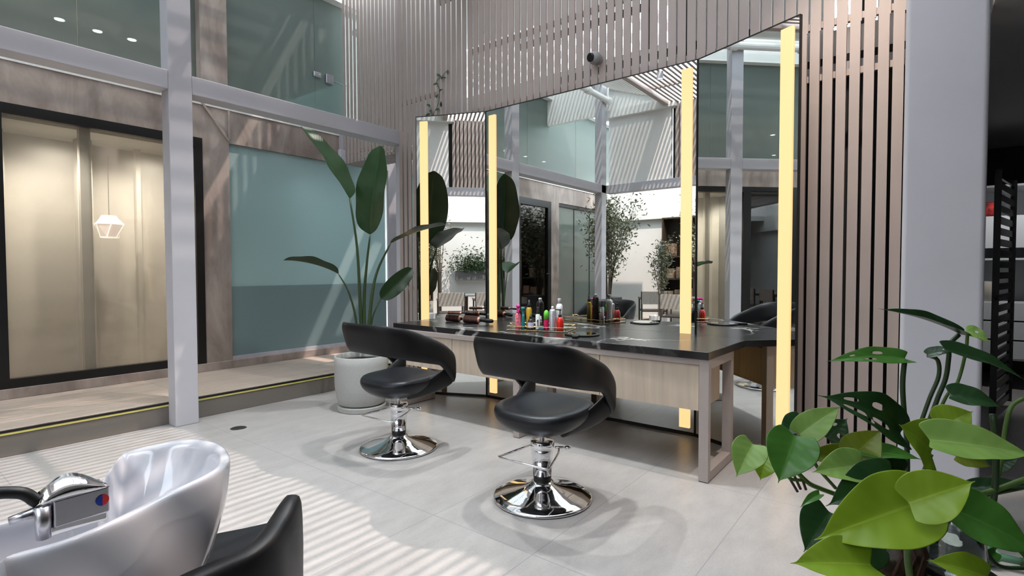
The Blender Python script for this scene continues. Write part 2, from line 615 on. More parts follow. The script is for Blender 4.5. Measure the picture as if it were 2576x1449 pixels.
# rooms behind the left wall
o = MB().box(0.86, 2.6, 6.75, 6.85, 0.18, 2.56).build('wall_room_back', M['interior'])
struct(o)
o = MB().box(-6, 0.86, 7.8, 7.9, 0.18, 2.56).box(0.84, 0.86, 6.02, 7.8, 0.18, 2.56).build('wall_dark_room', M['dark_room'])
struct(o)
p = MB()
p.box(0.88, 1.0, 6.60, 6.70, 0.18, 2.5)
p.box(1.39, 1.47, 5.93, 6.0, 0.262, 2.5)
p.box(1.50, 1.62, 6.50, 6.62, 0.18, 2.5)
p.box(2.02, 2.06, 6.60, 6.66, 0.18, 2.5)
struct(p.build('room_panel', M['interior']))
o = MB().box(-6, 2.6, YW + 0.3, 8.3, 2.50, 2.56).build('ceiling_room', M['plaster'])
struct(o)
o = MB().box(2.5, 2.6, YW + 0.25, 8.3, 0.18, 2.5).build('wall_room_side', M['interior'])
struct(o)
o = MB().box(-6, 4.2, YW + 0.25, 10.5, 3.70, 3.76).build('ceiling_upper', M['plaster'])
struct(o)
o = MB().box(-6, 6.2, YW + 0.25, 10.5, 2.66, 2.74).build('floor_upper', M['concrete'])
struct(o)
o = MB().box(-6, 4.2, 6.10, 6.16, 3.76, 4.6).build('wall_upper_fascia', mat('fascia_grey', (0.62, 0.66, 0.64), 0.7))
struct(o)
o = MB().box(-6, 6, 10.4, 10.5, 2.7, 3.7).build('wall_upper_back', M['plaster'])
struct(o)
o = MB().box(2.6, 6.2, 7.2, 7.3, 0.18, 2.66).build('wall_frosted_back', M['plaster'])
struct(o)

o = MB().box(4.2, 4.22, YW + 0.25, 10.5, 2.74, 4.6).build('added_bright_pane', M['frost'])  # pane added to turn the sky gap into a pale strip
struct(o)

# recessed downlights of the upper room
DL = [((1.46, 6.78), 'left in near row'), ((1.77, 6.80), 'middle of near row'), ((2.06, 6.76), 'right in near row'), ((1.456, 8.48), 'left below the white beam'), ((1.70, 8.51), 'right below the white beam')]
dn = ['round recessed ceiling downlight seen through upper glass, leftmost of the near three',
      'round recessed ceiling downlight seen through upper glass, middle of the near three',
      'round recessed ceiling downlight seen through upper glass, nearest the white column',
      'small bright downlight seen just under the white beam, left one of two',
      'small bright downlight seen just under the white beam, right one of two']
for ((x, y), _), l in zip(DL, dn):
    t = thing('downlight', l, 'ceiling light', (x, y, 3.70), 0, 'downlights in the upper room ceiling')
    MB().lathe([(0.035, -0.001), (0.055, -0.012), (0.06, -0.002), (0.06, 0.0)], n=24).build('trim_ring', M['white'], t, smooth=True)
    MB().lathe([(0.040, -0.012), (0.02, -0.016), (0.001, -0.017)], n=24).build('bulb', M['bulb'], t)
for (x, y) in ((-0.3, 6.9), (-1.0, 6.9), (-1.7, 6.9), (-2.4, 6.9), (-1.35, 8.5), (-1.75, 8.5), (-2.27, 8.5)):
    t = thing('downlight', 'round recessed ceiling downlight of the upper room, reflected in the mirrors', 'ceiling light', (x, y, 3.70), 0, 'downlights reflected in mirrors')
    MB().lathe([(0.035, -0.001), (0.055, -0.012), (0.06, -0.002), (0.06, 0.0)], n=24).build('trim_ring', M['white'], t, smooth=True)
    MB().lathe([(0.040, -0.012), (0.02, -0.016), (0.001, -0.017)], n=24).build('bulb', M['bulb'], t)

# white steel frame: columns and beams
o = MB().box(1.618, 1.785, 4.560, 4.70, 0.0, 4.5).build('column_white', M['white'], bevel=0.006)
struct(o)
b = MB().box(-0.97, 1.618, 4.560, 4.72, 2.59, 2.735).box(1.785, 4.0, 4.560, 4.72, 2.59, 2.735)
struct(b.build('beam_white', M['white'], bevel=0.006))
o = MB().box(-0.97, -0.80, 4.560, 4.70, 0.0, 4.5).build('column_white', M['white'], bevel=0.006)
struct(o)
o = MB().box(3.905, 4.0, 4.560, 4.68, 0.18, 2.59).build('column_white', M['white'], bevel=0.004)
struct(o)
o = MB().box(-1.12, -0.95, -1.5, 4.56, 2.59, 2.735).build('beam_back', M['white'], bevel=0.006)
struct(o)
o = MB().box(-1.12, -0.95, 0.2, 0.37, 0.0, 4.0).build('column_white', M['white'], bevel=0.006)
struct(o)
# inner return of the left frames (thin white strip beyond the beams)
o = MB().box(-0.97, 4.0, 4.735, 4.80, 2.62, 2.66).build('trim_9', M['plaster'])
struct(o)

# big right column
o = MB().box(3.0, 3.30, -0.196, 0.091, 0.0, 2.95).build('column_right', M['white'], bevel=0.02)
struct(o)
o = MB().box(3.0, 3.30, -0.196, 0.091, 2.95, 4.2).build('column_right_upper', M['white'], bevel=0.02)
struct(o)

# slat screens -------------------------------------------------------------
PITCH = 0.0715


def slats(name, x, y0, y1, z0, z1, w=0.054, dpt=0.03, rails=()):
    m_ = MB()
    y = y1 - w
    while y >= y0:
        m_.box(x, x + dpt, y, y + w, z0, z1)
        y -= PITCH
    for rz in rails:
        m_.box(x + dpt, x + dpt + 0.03, y0, y1, rz, rz + 0.04)
    return struct(m_.build(name, M['slat']))


slats('wall_slats', XS, -0.25, 3.965 - 6 * PITCH, 2.70, 4.0, w=0.0590, dpt=0.012, rails=(2.72, 3.3, 3.9))
slats('wall_slats_corner', XS, 3.53, 3.965, 2.70, 4.9, w=0.048, dpt=0.012, rails=(2.72, 3.9))
slats('wall_slats_right', XS, -0.25, 3.965 - 46 * PITCH, 0.0, 2.70, w=0.0535, rails=(0.05, 2.4))
slats('wall_slats_left', XS, 3.97, 4.55, 0.10, 4.9, w=0.048, dpt=0.012, rails=(1.0, 3.0))
slats('wall_slats_hanging', 4.0, 4.64, 5.78, 2.57, 4.9, w=0.046, dpt=0.010, rails=(2.66,))
o = MB().box(4.26, 4.30, 4.0, 5.83, 2.70, 4.9).build('wall_behind_hanging_slats', M['plaster'])
struct(o)
m_ = MB()
y = 4.66
while y < 5.76:
    m_.box(4.0, 4.35, y, y + 0.054, 2.545, 2.575)
    y += PITCH
struct(m_.build('ceiling_slats', M['slat']))
o = MB().box(3.93, 4.0, 5.74, 5.80, 2.50, 2.72).build('trim_10', M['white'], bevel=0.004)
struct(o)
# things behind the slats
o = MB().box(4.12, 4.16, -0.25, 1.6, 0.0, 2.47).build('wall_slat_backing', M['slat_back'])
struct(o)
o = MB().box(4.10, 4.12, -0.25, 1.6, 2.47, 2.56).build('trim_11', M['white'])
struct(o)
o = MB().box(4.13, 4.17, -0.25, 4.45, 2.56, 2.62).build('trim_12', M['slat_back'])
struct(o)
o = MB().box(4.16, 4.20, -0.25, 2.2, 2.62, 2.80).build('trim_13', M['plaster'])
struct(o)
o = MB().box(4.10, 4.14, 1.6, 4.45, 0.0, 2.56).build('wall_behind_mirrors', M['slat_back'])
struct(o)
w_ = MB().box(4.9, 5.0, 0.65, 1.9, 2.6, 4.6).box(5.75, 5.85, 1.9, 5.83, 0.18, 3.72).box(4.6, 4.7, -0.3, 0.3, 2.8, 4.6)
struct(w_.build('wall_light_well', M['plaster']))
# dark duct frames seen in the gaps
dk = MB()
for a in ((1.95, 3.2, 4.2), (1.6, 2.9, 3.6), (1.1, 2.75, 3.1), (0.35, 2.9, 4.5), (0.1, 2.9, 4.5)):
    dk.box(4.5, 4.6, a[0], a[0] + 0.09, a[1], a[2])
dk.box(4.45, 4.5, 1.5, 2.9, 3.05, 3.10)
dk.box(4.45, 4.5, 1.9, 3.4, 3.5, 3.55)
struct(dk.build('trim_14', M['black']))
# second slatted roof beyond the screen (sky shows between its slats)
m_ = MB()
y = 0.0
while y < 6.0:
    m_.box(5.9, 8.6, y, y + 0.10, 4.3, 4.34)
    y += 0.26
struct(m_.build('ceiling_beyond_slats', M['slat']))
o = MB().box(4.08, 5.55, -0.3, 4.0, 4.3, 4.36).box(4.30, 5.55, 4.0, 6.0, 4.3, 4.36).box(5.72, 5.9, -0.3, 6.0, 4.3, 4.36).box(5.55, 5.72, -0.3, 3.9, 4.3, 4.36).box(5.55, 5.72, 5.60, 6.0, 4.3, 4.36).build('ceiling_sun_slit', M['plaster'])  # added roof, its slit shaped to throw the sun streak on the glass
struct(o)

# canopy of slats over the court
m_ = MB()
y = -0.3
while y < 3.40:
    m_.box(-1.1, 3.72, y, y + 0.036, 4.0, 4.018)
    y += PITCH
for x in (-0.3, 0.75, 1.8, 2.85):
    m_.box(x, x + 0.05, -0.3, 3.40, 4.018, 4.07)
struct(m_.build('ceiling_canopy_slats', M['slat']))
o = MB().box(-1.1, XS, 3.42, 3.50, 3.96, 4.14).build('beam_canopy_edge', M['slat'])
struct(o)
o = MB().box(3.72, 4.10, -0.3, 3.5, 4.018, 4.05).box(4.06, 4.10, -0.3, 3.5, 4.05, 4.32).box(3.80, 3.90, 3.5, YW, 4.9, 4.95).box(3.9, 4.12, 3.5, 4.0, 4.9, 4.95).box(4.12, 4.15, 3.5, 4.0, 4.36, 4.9).build('sun_block_edge', M['slat'])  # added strips that stop the sun past the canopy edge
struct(o)
cn = ['small round canopy downlight above the nearer styling chair', 'small round canopy downlight above the middle of the desk',
      'small round canopy downlight above the farther styling chair', 'small round canopy downlight over the open floor', 'small round canopy downlight nearest the back beam']
for (x, y), l in zip(DOWNLIGHTS, cn):
    t = thing('canopy_downlight', l, 'ceiling light', (x, y, 4.0), 0, 'downlights hung under the slatted canopy')
    MB().lathe([(0.045, 0.0), (0.045, -0.10), (0.04, -0.10), (0.038, -0.02), (0.0005, -0.02)], n=20).build('housing', M['white'], t, smooth=False)
    MB().lathe([(0.036, -0.03), (0.02, -0.045), (0.001, -0.05)], n=20).build('bulb', M['bulb'], t)

# pitched skylight between canopy and left wall
sk = MB()
for x0 in (-1.1, 0.1, 1.3, 2.5):
    a = [(x0 + 0.03, 3.52, 4.14), (x0 + 1.17, 3.52, 4.14), (x0 + 1.17, YW + 0.1, 5.0), (x0 + 0.03, YW + 0.1, 5.0)]
    q = [Vector(p) for p in a]
    sk.grid([[q[0], q[1]], [q[3], q[2]]])
struct(sk.build('window_5', M['skyl'], solid=0.01))
lv_ = MB()
k_ = 0
while 3.56 + k_ * PITCH < YW + 0.1:
    yy = 3.56 + k_ * PITCH
    lv_.box(-1.1, 3.72, yy, yy + 0.036, 4.11 + (yy - 3.52) * 0.357, 4.12 + (yy - 3.52) * 0.357)
    k_ += 1
struct(lv_.build('ceiling_stripe_louvres', M['plaster']))  # added under the glass roof to cast sun stripes on the floor
fr = MB()
for x0 in (-1.1, 0.1, 1.3, 2.5, 3.7):
    fr.obox((x0, 3.5, 4.16), (x0, YW + 0.12, 5.02), 0.06, 0.08)
fr.box(-1.15, 3.9, 3.50, 3.56, 4.12, 4.20)
struct(fr.build('trim_15', M['white']))
o = MB().box(-6, 9, YW + 0.0, YW + 0.2, 4.75, 5.2).build('wall_left_top', M['plaster'])
struct(o)
pp = MB().tube([(-1.0, 4.5, 4.22), (3.7, 4.5, 4.22)], 0.05, 12)
for x in (-0.9, -0.2, 0.8, 1.8, 2.8):
    pp.tube([(x, 4.5, 4.22), (x, 4.5, 4.44)], 0.02, 8)
    pp.lathe([(0.065, -0.05), (0.065, 0.05)], n=14, m=Matrix.Translation((x, 4.5, 4.22)) @ Matrix.Rotation(math.pi / 2, 4, 'Y'))
tag(pp.build('drain_pipe', M['plaster'], smooth=False), 'white pipe with collars running under the glass roof', 'pipe')

# back side of the court (seen in the mirrors)
o = MB().box(-1.12, -1.06, 3.40, 4.56, 2.735, 3.93).build('wall_back_upper', M['plaster'])
struct(o)
o = MB().box(-1.16, -0.98, 3.30, 4.7, 3.93, 4.06).build('beam_back_upper', M['plaster'])
struct(o)
o = MB().prism([(-1.2, 3.5), (-1.12, 3.5), (-1.12, 6.0), (-1.2, 6.0)], 4.06, 5.2).build('wall_back_gable', M['plaster'])
struct(o)
m_ = MB()
y = 3.33
while y > -2:
    m_.box(-1.10, -1.06, y - 0.054, y, 2.735, 4.0)
    y -= PITCH
struct(m_.build('wall_back_slats', M['slat']))
o = MB().box(-1.2, -1.14, -2, 3.4, 2.735, 4.0).build('wall_back_slats_backing', M['slat_back'])
struct(o)
o = MB().box(-1.40, -1.12, -3, 4.56, 2.66, 2.70).build('ceiling_back', M['plaster'])
struct(o)
o = MB().box(-3.5, -3.4, -3, YW, 0.0, 3.2).build('wall_back', M['plaster'])
struct(o)
o = MB().box(-3.4, -3.3, -3, YW, 2.32, 2.74).build('trim_16', M['plaster'])
struct(o)
# court side behind the camera (dark passage)
o = MB().box(-6, 9, -5.0, -4.9, 0, 3.0).build('wall_front', M['dark_room'])
struct(o)
o = MB().box(-6, 9, -4.9, -0.26, 2.62, 2.75).build('ceiling_passage', M['dark_ceiling'])
struct(o)
o = MB().box(-3.4, 4.3, -0.40, -0.30, 2.75, 4.2).build('wall_front_upper', M['plaster'])
struct(o)
o = MB().box(-6, -5.9, -4.9, 9, 0, 2.75).build('wall_far_back', M['dark_room'])
struct(o)
o = MB().box(8.4, 8.5, -4.9, 4.5, 0, 2.62).build('wall_passage_end', M['dark_room'])
struct(o)
o = MB().box(4.2, 8.4, -0.26, -0.20, 0, 2.7).build('wall_passage_side', M['dark_room'])
struct(o)

# ------------------------------------------------------------------ mirrors
MP = [((3.540, 3.937), (3.824, 3.29)), ((3.825, 3.285), (3.825, 1.305)), ((3.825, 1.30), (3.533, 0.606))]
ml = ['tall narrow angled wall mirror at the plant end of the desk', 'wide middle wall mirror behind the bottles and hairbrushes', 'tall angled wall mirror beside the right slat screen']
bars = [[(1048, 1.0 - 0.86)], [(1240, None), (1726, None)], [(1978, None)]]
for i, ((a, b), l) in enumerate(zip(MP, ml)):
    a, b = Vector((*a, 0)), Vector((*b, 0))
    d_ = (b - a).normalized()
    nrm = Vector((d_.y, -d_.x, 0))
    if nrm.x > 0:
        nrm = -nrm
    t = thing('wall_mirror', l, 'mirror', (0, 0, 0), 0, 'three tall mirrors with light bars')
    ang = math.atan2(d_.y, d_.x)
    L = (b - a).length
    m4 = Matrix.Translation(a) @ Matrix.Rotation(ang, 4, 'Z')
    sgn = 1 if (Matrix.Rotation(ang, 3, 'Z') @ Vector((0, 1, 0))).dot(nrm) > 0 else -1
    q = [m4 @ Vector(v) for v in ((0.006, 0, 0.03), (L - 0.006, 0, 0.03), (L - 0.006, 0, 2.695), (0.006, 0, 2.695))]
    g_ = MB()
    for s, e in ((0.006, L - 0.006),):
        g_.box(s, e, -sgn * 0.006, 0, 0.025, 2.695, m4)
    g_.build('mirror_glass', M['mirror'], t)
    e_ = MB()
    e_.box(0, 0.005, -sgn * 0.02, sgn * 0.002, 0.0, 2.70, m4).box(L - 0.005, L, -sgn * 0.02, sgn * 0.002, 0.0, 2.70, m4)
    e_.box(0, L, -sgn * 0.02, sgn * 0.002, 2.695, 2.703, m4).box(0, L, -sgn * 0.02, sgn * 0.004, 0.0, 0.022, m4)
    e_.build('mirror_edge', M['black'], t)
    for px in {0: [1068], 1: [1240, 1726], 2: [1975]}[i]:
        v = ray(px, 600)
        az = v.y / v.x
        # intersection of a + s d with y = az x
        s = (az * a.x - a.y) / (d_.y - az * d_.x)
        lb = MB().box(s - 0.038, s + 0.038, 0, sgn * 0.012, 0.055, 2.65, m4)
        lb.build('light_bar', M['lamp'], t)

# ------------------------------------------------------------------ styling desk
desk = thing('styling_desk', 'long salon styling desk with black marble top, oak drawers and taupe legs', 'desk', (3.0, 0.95, 0))
OX, OY = 3.0, 0.95
top = [(0.0, 0.0), (0.69, -0.022), (0.82, 0.36), (0.82, 2.35), (0.665, 2.81), (0.06, 2.77)]
MB().prism(top, 0.700, 0.745).build('countertop', M['marble'], desk, bevel=0.003)


def leg_frame(y, x1=0.50, name='leg_frame'):
    f_ = MB()
    f_.box(0.012, 0.052, y, y + 0.055, 0.004, 0.70)
    f_.box(x1 - 0.05, x1, y, y + 0.055, 0.004, 0.70)
    f_.box(0.052, x1 - 0.05, y, y + 0.055, 0.004, 0.059)
    f_.box(0.052, x1 - 0.05, y, y + 0.055, 0.645, 0.70)
    return f_.build(name, M['taupe_metal'], desk, bevel=0.002)


leg_frame(0.0, 0.50)
leg_frame(1.335, 0.50)
leg_frame(2.70, 0.50)
MB().box(0.02, 0.06, 0.055, 2.70, 0.665, 0.70).build('rail', M['taupe_metal'], desk)
segs = [(0.062, 0.695), (0.70, 1.33), (1.395, 2.015), (2.02, 2.695)]
for a, b in segs:
    MB().box(0.03, 0.05, a, b, 0.40, 0.662).build('drawer_front', M['oak'], desk, bevel=0.0015)
MB().box(0.05, 0.42, 0.062, 0.08, 0.40, 0.665).box(0.05, 0.42, 2.675, 2.69, 0.40, 0.665).box(0.05, 0.42, 0.08, 2.675, 0.40, 0.412).box(0.41, 0.42, 0.08, 2.675, 0.41, 0.66).build('drawer_case', M['oak'], desk)
for y in (0.0, 1.335, 2.70):
    MB().box(0.014, 0.498, y + 0.002, y + 0.053, 0.0, 0.004).build('foot_pad', M['rubber'], desk)

# ------------------------------------------------------------------ styling chairs


def make_chair(label):
    t = thing('styling_chair', label, 'salon chair', (0, 0, 0), 0, 'hydraulic styling chairs')

    # wrap-around back band ------------------------------------------------
    def plan(s, a=0.27, b=0.285, xf=0.27):
        """s in -1..1, back centre at 0; returns x,y and outward normal"""
        k = abs(s)
        sg = 1 if s >= 0 else -1
        if k < 0.55:
            th = k / 0.55 * math.pi / 2
            c, sn = math.cos(th), math.sin(th)
            e = 0.72
            x = -0.02 - a * (abs(c) ** e)
            y_ = b * (abs(sn) ** e)
            n = Vector((-c, sn, 0)).normalized()
        else:
            u = (k - 0.55) / 0.45
            x = -0.02 + u * (xf + 0.02)
            y_ = b + 0.012 * math.sin(u * math.pi) - 0.015 * u * u
            n = Vector((0.05 * u, 1, 0)).normalized()
        return Vector((x, sg * y_, 0)), Vector((n.x, sg * n.y, 0))

    def ztop(x):
        u = (x + 0.29) / 0.56
        return 0.875 - 0.215 * u ** 1.35

    def zbot(x):
        u = (x + 0.29) / 0.56
        z = 0.675 - 0.13 * u
        return z
    rows = []
    NS, NT = 49, 6
    th = 0.024
    for i in range(NS):
        s = -1 + 2 * i / (NS - 1)
        p, n = plan(s)
        zt, zb = ztop(p.x), zbot(p.x)
        if p.x > 0.12:
            k = (p.x - 0.12) / 0.15
            zb = zb - 0.115 * min(1, k * 1.1)
            zt = zt - 0.025 * k * k
        ring = []
        lean = 0.055 * max(0, -p.x / 0.29)
        for side in (1, -1):
            for j in range(NT + 1):
                v = j / NT
                vv = v if side == 1 else 1 - v
                z = zb + (zt - zb) * vv
                off = th * (1 - (2 * vv - 1) ** 6 * 0.75)
                q = p + n * (side * off + lean * (vv - 0.3)) + Vector((0, 0, z))
                ring.append(q)
        rows.append(ring)
    MB().grid(rows, close_v=True, cap=True).build('backrest', M['leather'], t, smooth=True, sub=1)
    # side limbs running back under the seat ------------------------------
    for sg in (-1, 1):
        rows = []
        N = 12
        for i in range(N + 1):
            u = i / N
            x = 0.275 - 0.33 * u
            y_ = 0.276 - 0.075 * u ** 2.2 - 0.01
            zt = 0.605 - 0.17 * u ** 0.9
            zb = 0.455 - 0.10 * u ** 0.55
            ring = []
            for side in (1, -1):
                for j in range(4):
                    v = j / 3 if side == 1 else 1 - j / 3
                    off = 0.022 * (1 - (2 * v - 1) ** 6 * 0.7)
                    yy = y_ + side * off - (1 - v) * 0.045 * u
                    ring.append(Vector((x, sg * yy, zb + (zt - zb) * v)))
            rows.append(ring)
        MB().grid(rows, close_v=True, cap=True).build('arm', M['leather'], t, smooth=True, sub=1)
    # seat ----------------------------------------------------------------
    rows = []
    prof = [(0.05, 0.352), (0.55, 0.358), (0.84, 0.385), (0.98, 0.425), (1.0, 0.458), (0.95, 0.483), (0.82, 0.492), (0.5, 0.482), (0.06, 0.478)]
    for r, z in prof:
        ring = []
        for k in range(32):
            a = 2 * math.pi * k / 32
            c, sn = math.cos(a), math.sin(a)
            e = 0.75
            x = 0.015 + (0.25 if c > 0 else 0.245) * r * math.copysign(abs(c) ** e, c)
            y_ = 0.252 * r * math.copysign(abs(sn) ** e, sn)
            ring.append(Vector((x, y_, z + 0.018 * (y_ / 0.25) ** 2 + 0.02 * max(0, x) / 0.26)))
        rows.append(ring)
    MB().grid(rows, close_v=True, cap=True).build('seat', M['leather_gloss'], t, smooth=True, sub=1)
    # under-seat plate, pole, column, base ---------------------------------
    MB().lathe([(0.012, 0.30), (0.012, 0.345), (0.05, 0.348), (0.05, 0.356)], n=20).build('pole', M['brushed'], t)
    MB().lathe([(0.046, 0.085), (0.048, 0.128)], n=32).build('column_collar', M['rubber'], t, smooth=True)
    col = MB().lathe([(0.050, 0.125), (0.058, 0.235), (0.061, 0.262), (0.0625, 0.264), (0.0635, 0.302), (0.060, 0.308), (0.03, 0.309), (0.013, 0.309)], n=40)
    col.build('column', M['chrome'], t, smooth=True, bevel=0)
    MB().lathe([(0.250, 0.0), (0.262, 0.006), (0.262, 0.013), (0.254, 0.019), (0.21, 0.031), (0.15, 0.046), (0.105, 0.058), (0.075, 0.072), (0.060, 0.084), (0.056, 0.090), (0.045, 0.092), (0.001, 0.092)], n=64).build('base', M['chrome'], t, smooth=True)
    loop = [(-0.01, 0.07, 0.268), (-0.10, 0.10, 0.255), (-0.218, 0.117, 0.25), (-0.224, 0.10, 0.25), (-0.205, -0.165, 0.25), (-0.190, -0.182, 0.25), (-0.02, -0.115, 0.262), (0.03, -0.085, 0.27)]
    MB().tube(loop, 0.0055, 8).build('foot_bar', M['chrome'], t, smooth=True)
    MB().tube([(0.03, -0.06, 0.272), (0.06, -0.085, 0.270), (0.075, -0.098, 0.268)], 0.006, 8).tube([(0.075, -0.098, 0.268), (0.10, -0.118, 0.266)], 0.0095, 12).build('pump_lever', M['chrome'], t, smooth=True)
    return t


ch = make_chair('black leather styling chair nearer the camera at middle of desk')
ch.location = (2.30, 1.59, 0)
ch.rotation_euler = (0, 0, math.radians(-2))


def copy_tree(o, parent=None):
    c = o.copy()
    C.objects.link(c)
    c.parent = parent
    for q in list(o.children):
        copy_tree(q, c)
    return c


ch2 = copy_tree(ch)
ch2.location = (2.36, 2.82, 0)
ch2['label'] = 'black leather styling chair farther away, in front of the grey planter'

# ------------------------------------------------------------------ floor outlet
t = thing('floor_outlet', 'round dark metal floor outlet cover set in the pale tiles', 'floor outlet', (1.904, 4.153, 0))
MB().lathe([(0.052, 0.0), (0.052, 0.003), (0.046, 0.004), (0.044, 0.003), (0.001, 0.003)], n=32).build('cover', mat('dark_steel', (0.09, 0.085, 0.08), 0.35, 0.8), t)
MB().lathe([(0.053, 0.0), (0.058, 0.002), (0.058, 0.0)], n=32).build('ring', M['brushed'], t)

# ------------------------------------------------------------------ camera dome on slats
t = thing('security_camera', 'small grey ball security camera fixed to the upper slat screen', 'security camera', (XS, 2.115, 2.90))
MB().ball((-0.055, 0, 0), 0.052).build('body', mat('camera_grey', (0.30, 0.30, 0.30), 0.45), t, smooth=True)
MB().lathe([(0.045, 0), (0.045, 0.02), (0.03, 0.025)], n=20, m=Matrix.Translation((-0.002, 0, 0)) @ Matrix.Rotation(-math.pi / 2, 4, 'Y')).build('mount', mat('camera_mount', (0.30, 0.30, 0.30), 0.45), t)
dv = Vector((-0.80, 0.25, -0.12)).normalized()
mm = Matrix.Translation(Vector((-0.055, 0, 0)) + dv * 0.036) @ dv.to_track_quat('Z', 'Y').to_matrix().to_4x4()
MB().lathe([(0.034, 0), (0.034, 0.016), (0.030, 0.020), (0.030, 0.018), (0.001, 0.018)], n=24, m=mm).build('lens', M['black'], t, smooth=False)

# ------------------------------------------------------------------ leaves


def leaf_mat(name, c1, c2, rough=0.35, veins=60, spec=0.5):
    m, nt, p = newmat(name)
    uv = nt.nodes.new('ShaderNodeTexCoord')
    sp = nt.nodes.new('ShaderNodeSeparateXYZ')
    nt.links.new(uv.outputs['UV'], sp.inputs[0])
    # v along the blade, u across; side veins run out at an angle
    du = math_node(nt, 'ABSOLUTE', math_node(nt, 'SUBTRACT', sp.outputs[0], 0.5))
    ph = math_node(nt, 'MULTIPLY', math_node(nt, 'SUBTRACT', sp.outputs[1], math_node(nt, 'MULTIPLY', du, 0.35)), veins)
    sn = math_node(nt, 'MULTIPLY', math_node(nt, 'ADD', math_node(nt, 'SINE', ph), 1.0), 0.5)
    mid = math_node(nt, 'LESS_THAN', du, 0.018)
    nz = nt.nodes.new('ShaderNodeTexNoise')
    nz.inputs['Scale'].default_value = 9
    nt.links.new(uv.outputs['Object'], nz.inputs[0])
    f = math_node(nt, 'ADD', math_node(nt, 'MULTIPLY', sn, 0.10), math_node(nt, 'MULTIPLY', nz.outputs[0], 0.85))
    f = math_node(nt, 'MAXIMUM', f, mid)
    mx = nt.nodes.new('ShaderNodeMix')
    mx.data_type = 'RGBA'
    nt.links.new(f, mx.inputs[0])
    mx.inputs[6].default_value = (*c1, 1)
    mx.inputs[7].default_value = (*c2, 1)
    nt.links.new(mx.outputs[2], p.inputs['Base Color'])
    p.inputs['Roughness'].default_value = rough
    p.inputs['Specular IOR Level'].default_value = spec
    bp = nt.nodes.new('ShaderNodeBump')
    bp.inputs['Strength'].default_value = 0.12
    bp.inputs['Distance'].default_value = 0.002
    nt.links.new(sn, bp.inputs['Height'])
    nt.links.new(bp.outputs[0], p.inputs['Normal'])
    # some light passes through the blade
    tl = nt.nodes.new('ShaderNodeBsdfTranslucent')
    nt.links.new(mx.outputs[2], tl.inputs[0])
    ms = nt.nodes.new('ShaderNodeMixShader')
    ms.inputs[0].default_value = 0.28
    out = nt.nodes['Material Output']
    nt.links.new(p.outputs[0], ms.inputs[1])
    nt.links.new(tl.outputs[0], ms.inputs[2])
    nt.links.new(ms.outputs[0], out.inputs[0])
    return m


M['bop'] = leaf_mat('paradise_leaf', (0.010, 0.030, 0.010), (0.028, 0.070, 0.022), 0.35, 240)
M['lime'] = leaf_mat('lime_leaf', (0.20, 0.34, 0.010), (0.34, 0.48, 0.05), 0.30, 40)
M['light'] = leaf_mat('light_green_leaf', (0.17, 0.33, 0.05), (0.34, 0.50, 0.14), 0.32, 40)
M['mid'] = leaf_mat('mid_green_leaf', (0.045, 0.16, 0.02), (0.10, 0.27, 0.045), 0.30, 40)
M['dark'] = leaf_mat('dark_green_leaf', (0.012, 0.045, 0.012), (0.03, 0.085, 0.025), 0.30, 40)
M['olive'] = leaf_mat('olive_lime_leaf', (0.16, 0.22, 0.012), (0.26, 0.32, 0.03), 0.35, 40)
M['stem'] = mat('green_stem', (0.07, 0.13, 0.025), 0.45)
M['stem_dark'] = mat('dark_stem', (0.022, 0.045, 0.014), 0.45)
M['root'] = mat('brown_root', (0.06, 0.03, 0.018), 0.7)


def leaf(name, base, tip, width, normal, matl, parent, shape='heart', fold=0.25, droop=0.12, nl=14, nw=8, holes=(), wave=0.0, slit=None):
    """blade from base to tip; normal = direction the face looks; fold = V along midrib; droop = arch"""
    base, tip = Vector(base), Vector(tip)
    ax = tip - base
    L = ax.length
    ax.normalize()
    n = Vector(normal)
    n = (n - ax * n.dot(ax)).normalized()
    sd = ax.cross(n).normalized()
    bm = bmesh.new()
    uvl = bm.loops.layers.uv.new('UVMap')
    rows = []
    for i in range(nl + 1):
        t = i / nl
        if shape == 'heart':
            w = math.sin(min(1, (t + 0.06) * 1.02) ** 0.62 * math.pi) ** 0.75 if t < 1 else 0
            w = max(w, 0.0)
        elif shape == 'paddle':
            w = (math.sin(math.pi * t ** 0.85) ** 0.42) if 0 < t < 1 else 0.02
        else:
            w = math.sin(math.pi * t ** 0.8) if 0 < t < 1 else 0
        w = max(w, 0.015) * width / 2
        row = []
        for j in range(nw + 1):
            u = -1 + 2 * j / nw
            back = 0.0
            if shape == 'heart' and t < 0.25:
                back = -0.10 * L * (abs(u) ** 1.0) * (1 - t / 0.25)
            arch = -4 * droop * L * (t - 0.5) ** 2 + droop * L
            q = base + ax * (t * L + back) + sd * (u * w * math.cos(fold * 0.9)) + n * (arch * 0.6 + abs(u) * w * math.sin(fold) + wave * w * math.sin(t * 14 + (1.5 if u > 0 else 0)) * abs(u) ** 2)
            row.append((bm.verts.new(q), (u + 1) / 2, t))
        rows.append(row)
    hs = set(holes)
    for i in range(nl):
        for j in range(nw):
            if (i, j) in hs:
                continue
            quad = (rows[i][j], rows[i][j + 1], rows[i + 1][j + 1], rows[i + 1][j])
            fc = bm.faces.new([q[0] for q in quad])
            fc.smooth = True
            for lp, q in zip(fc.loops, quad):
                lp[uvl].uv = (q[1], q[2])
    me = bpy.data.meshes.new(name)
    bm.to_mesh(me)
    bm.free()
    me.materials.append(matl)
    o = bpy.data.objects.new(name, me)
    C.objects.link(o)
    md = o.modifiers.new('solid', 'SOLIDIFY')
    md.thickness = max(0.0006, width * 0.006)
    md.offset = 0
    ms = o.modifiers.new('sub', 'SUBSURF')
    ms.levels = ms.render_levels = 1
    if parent:
        o.parent = parent
        o.matrix_parent_inverse = Matrix.Translation(-parent.location)
    return o


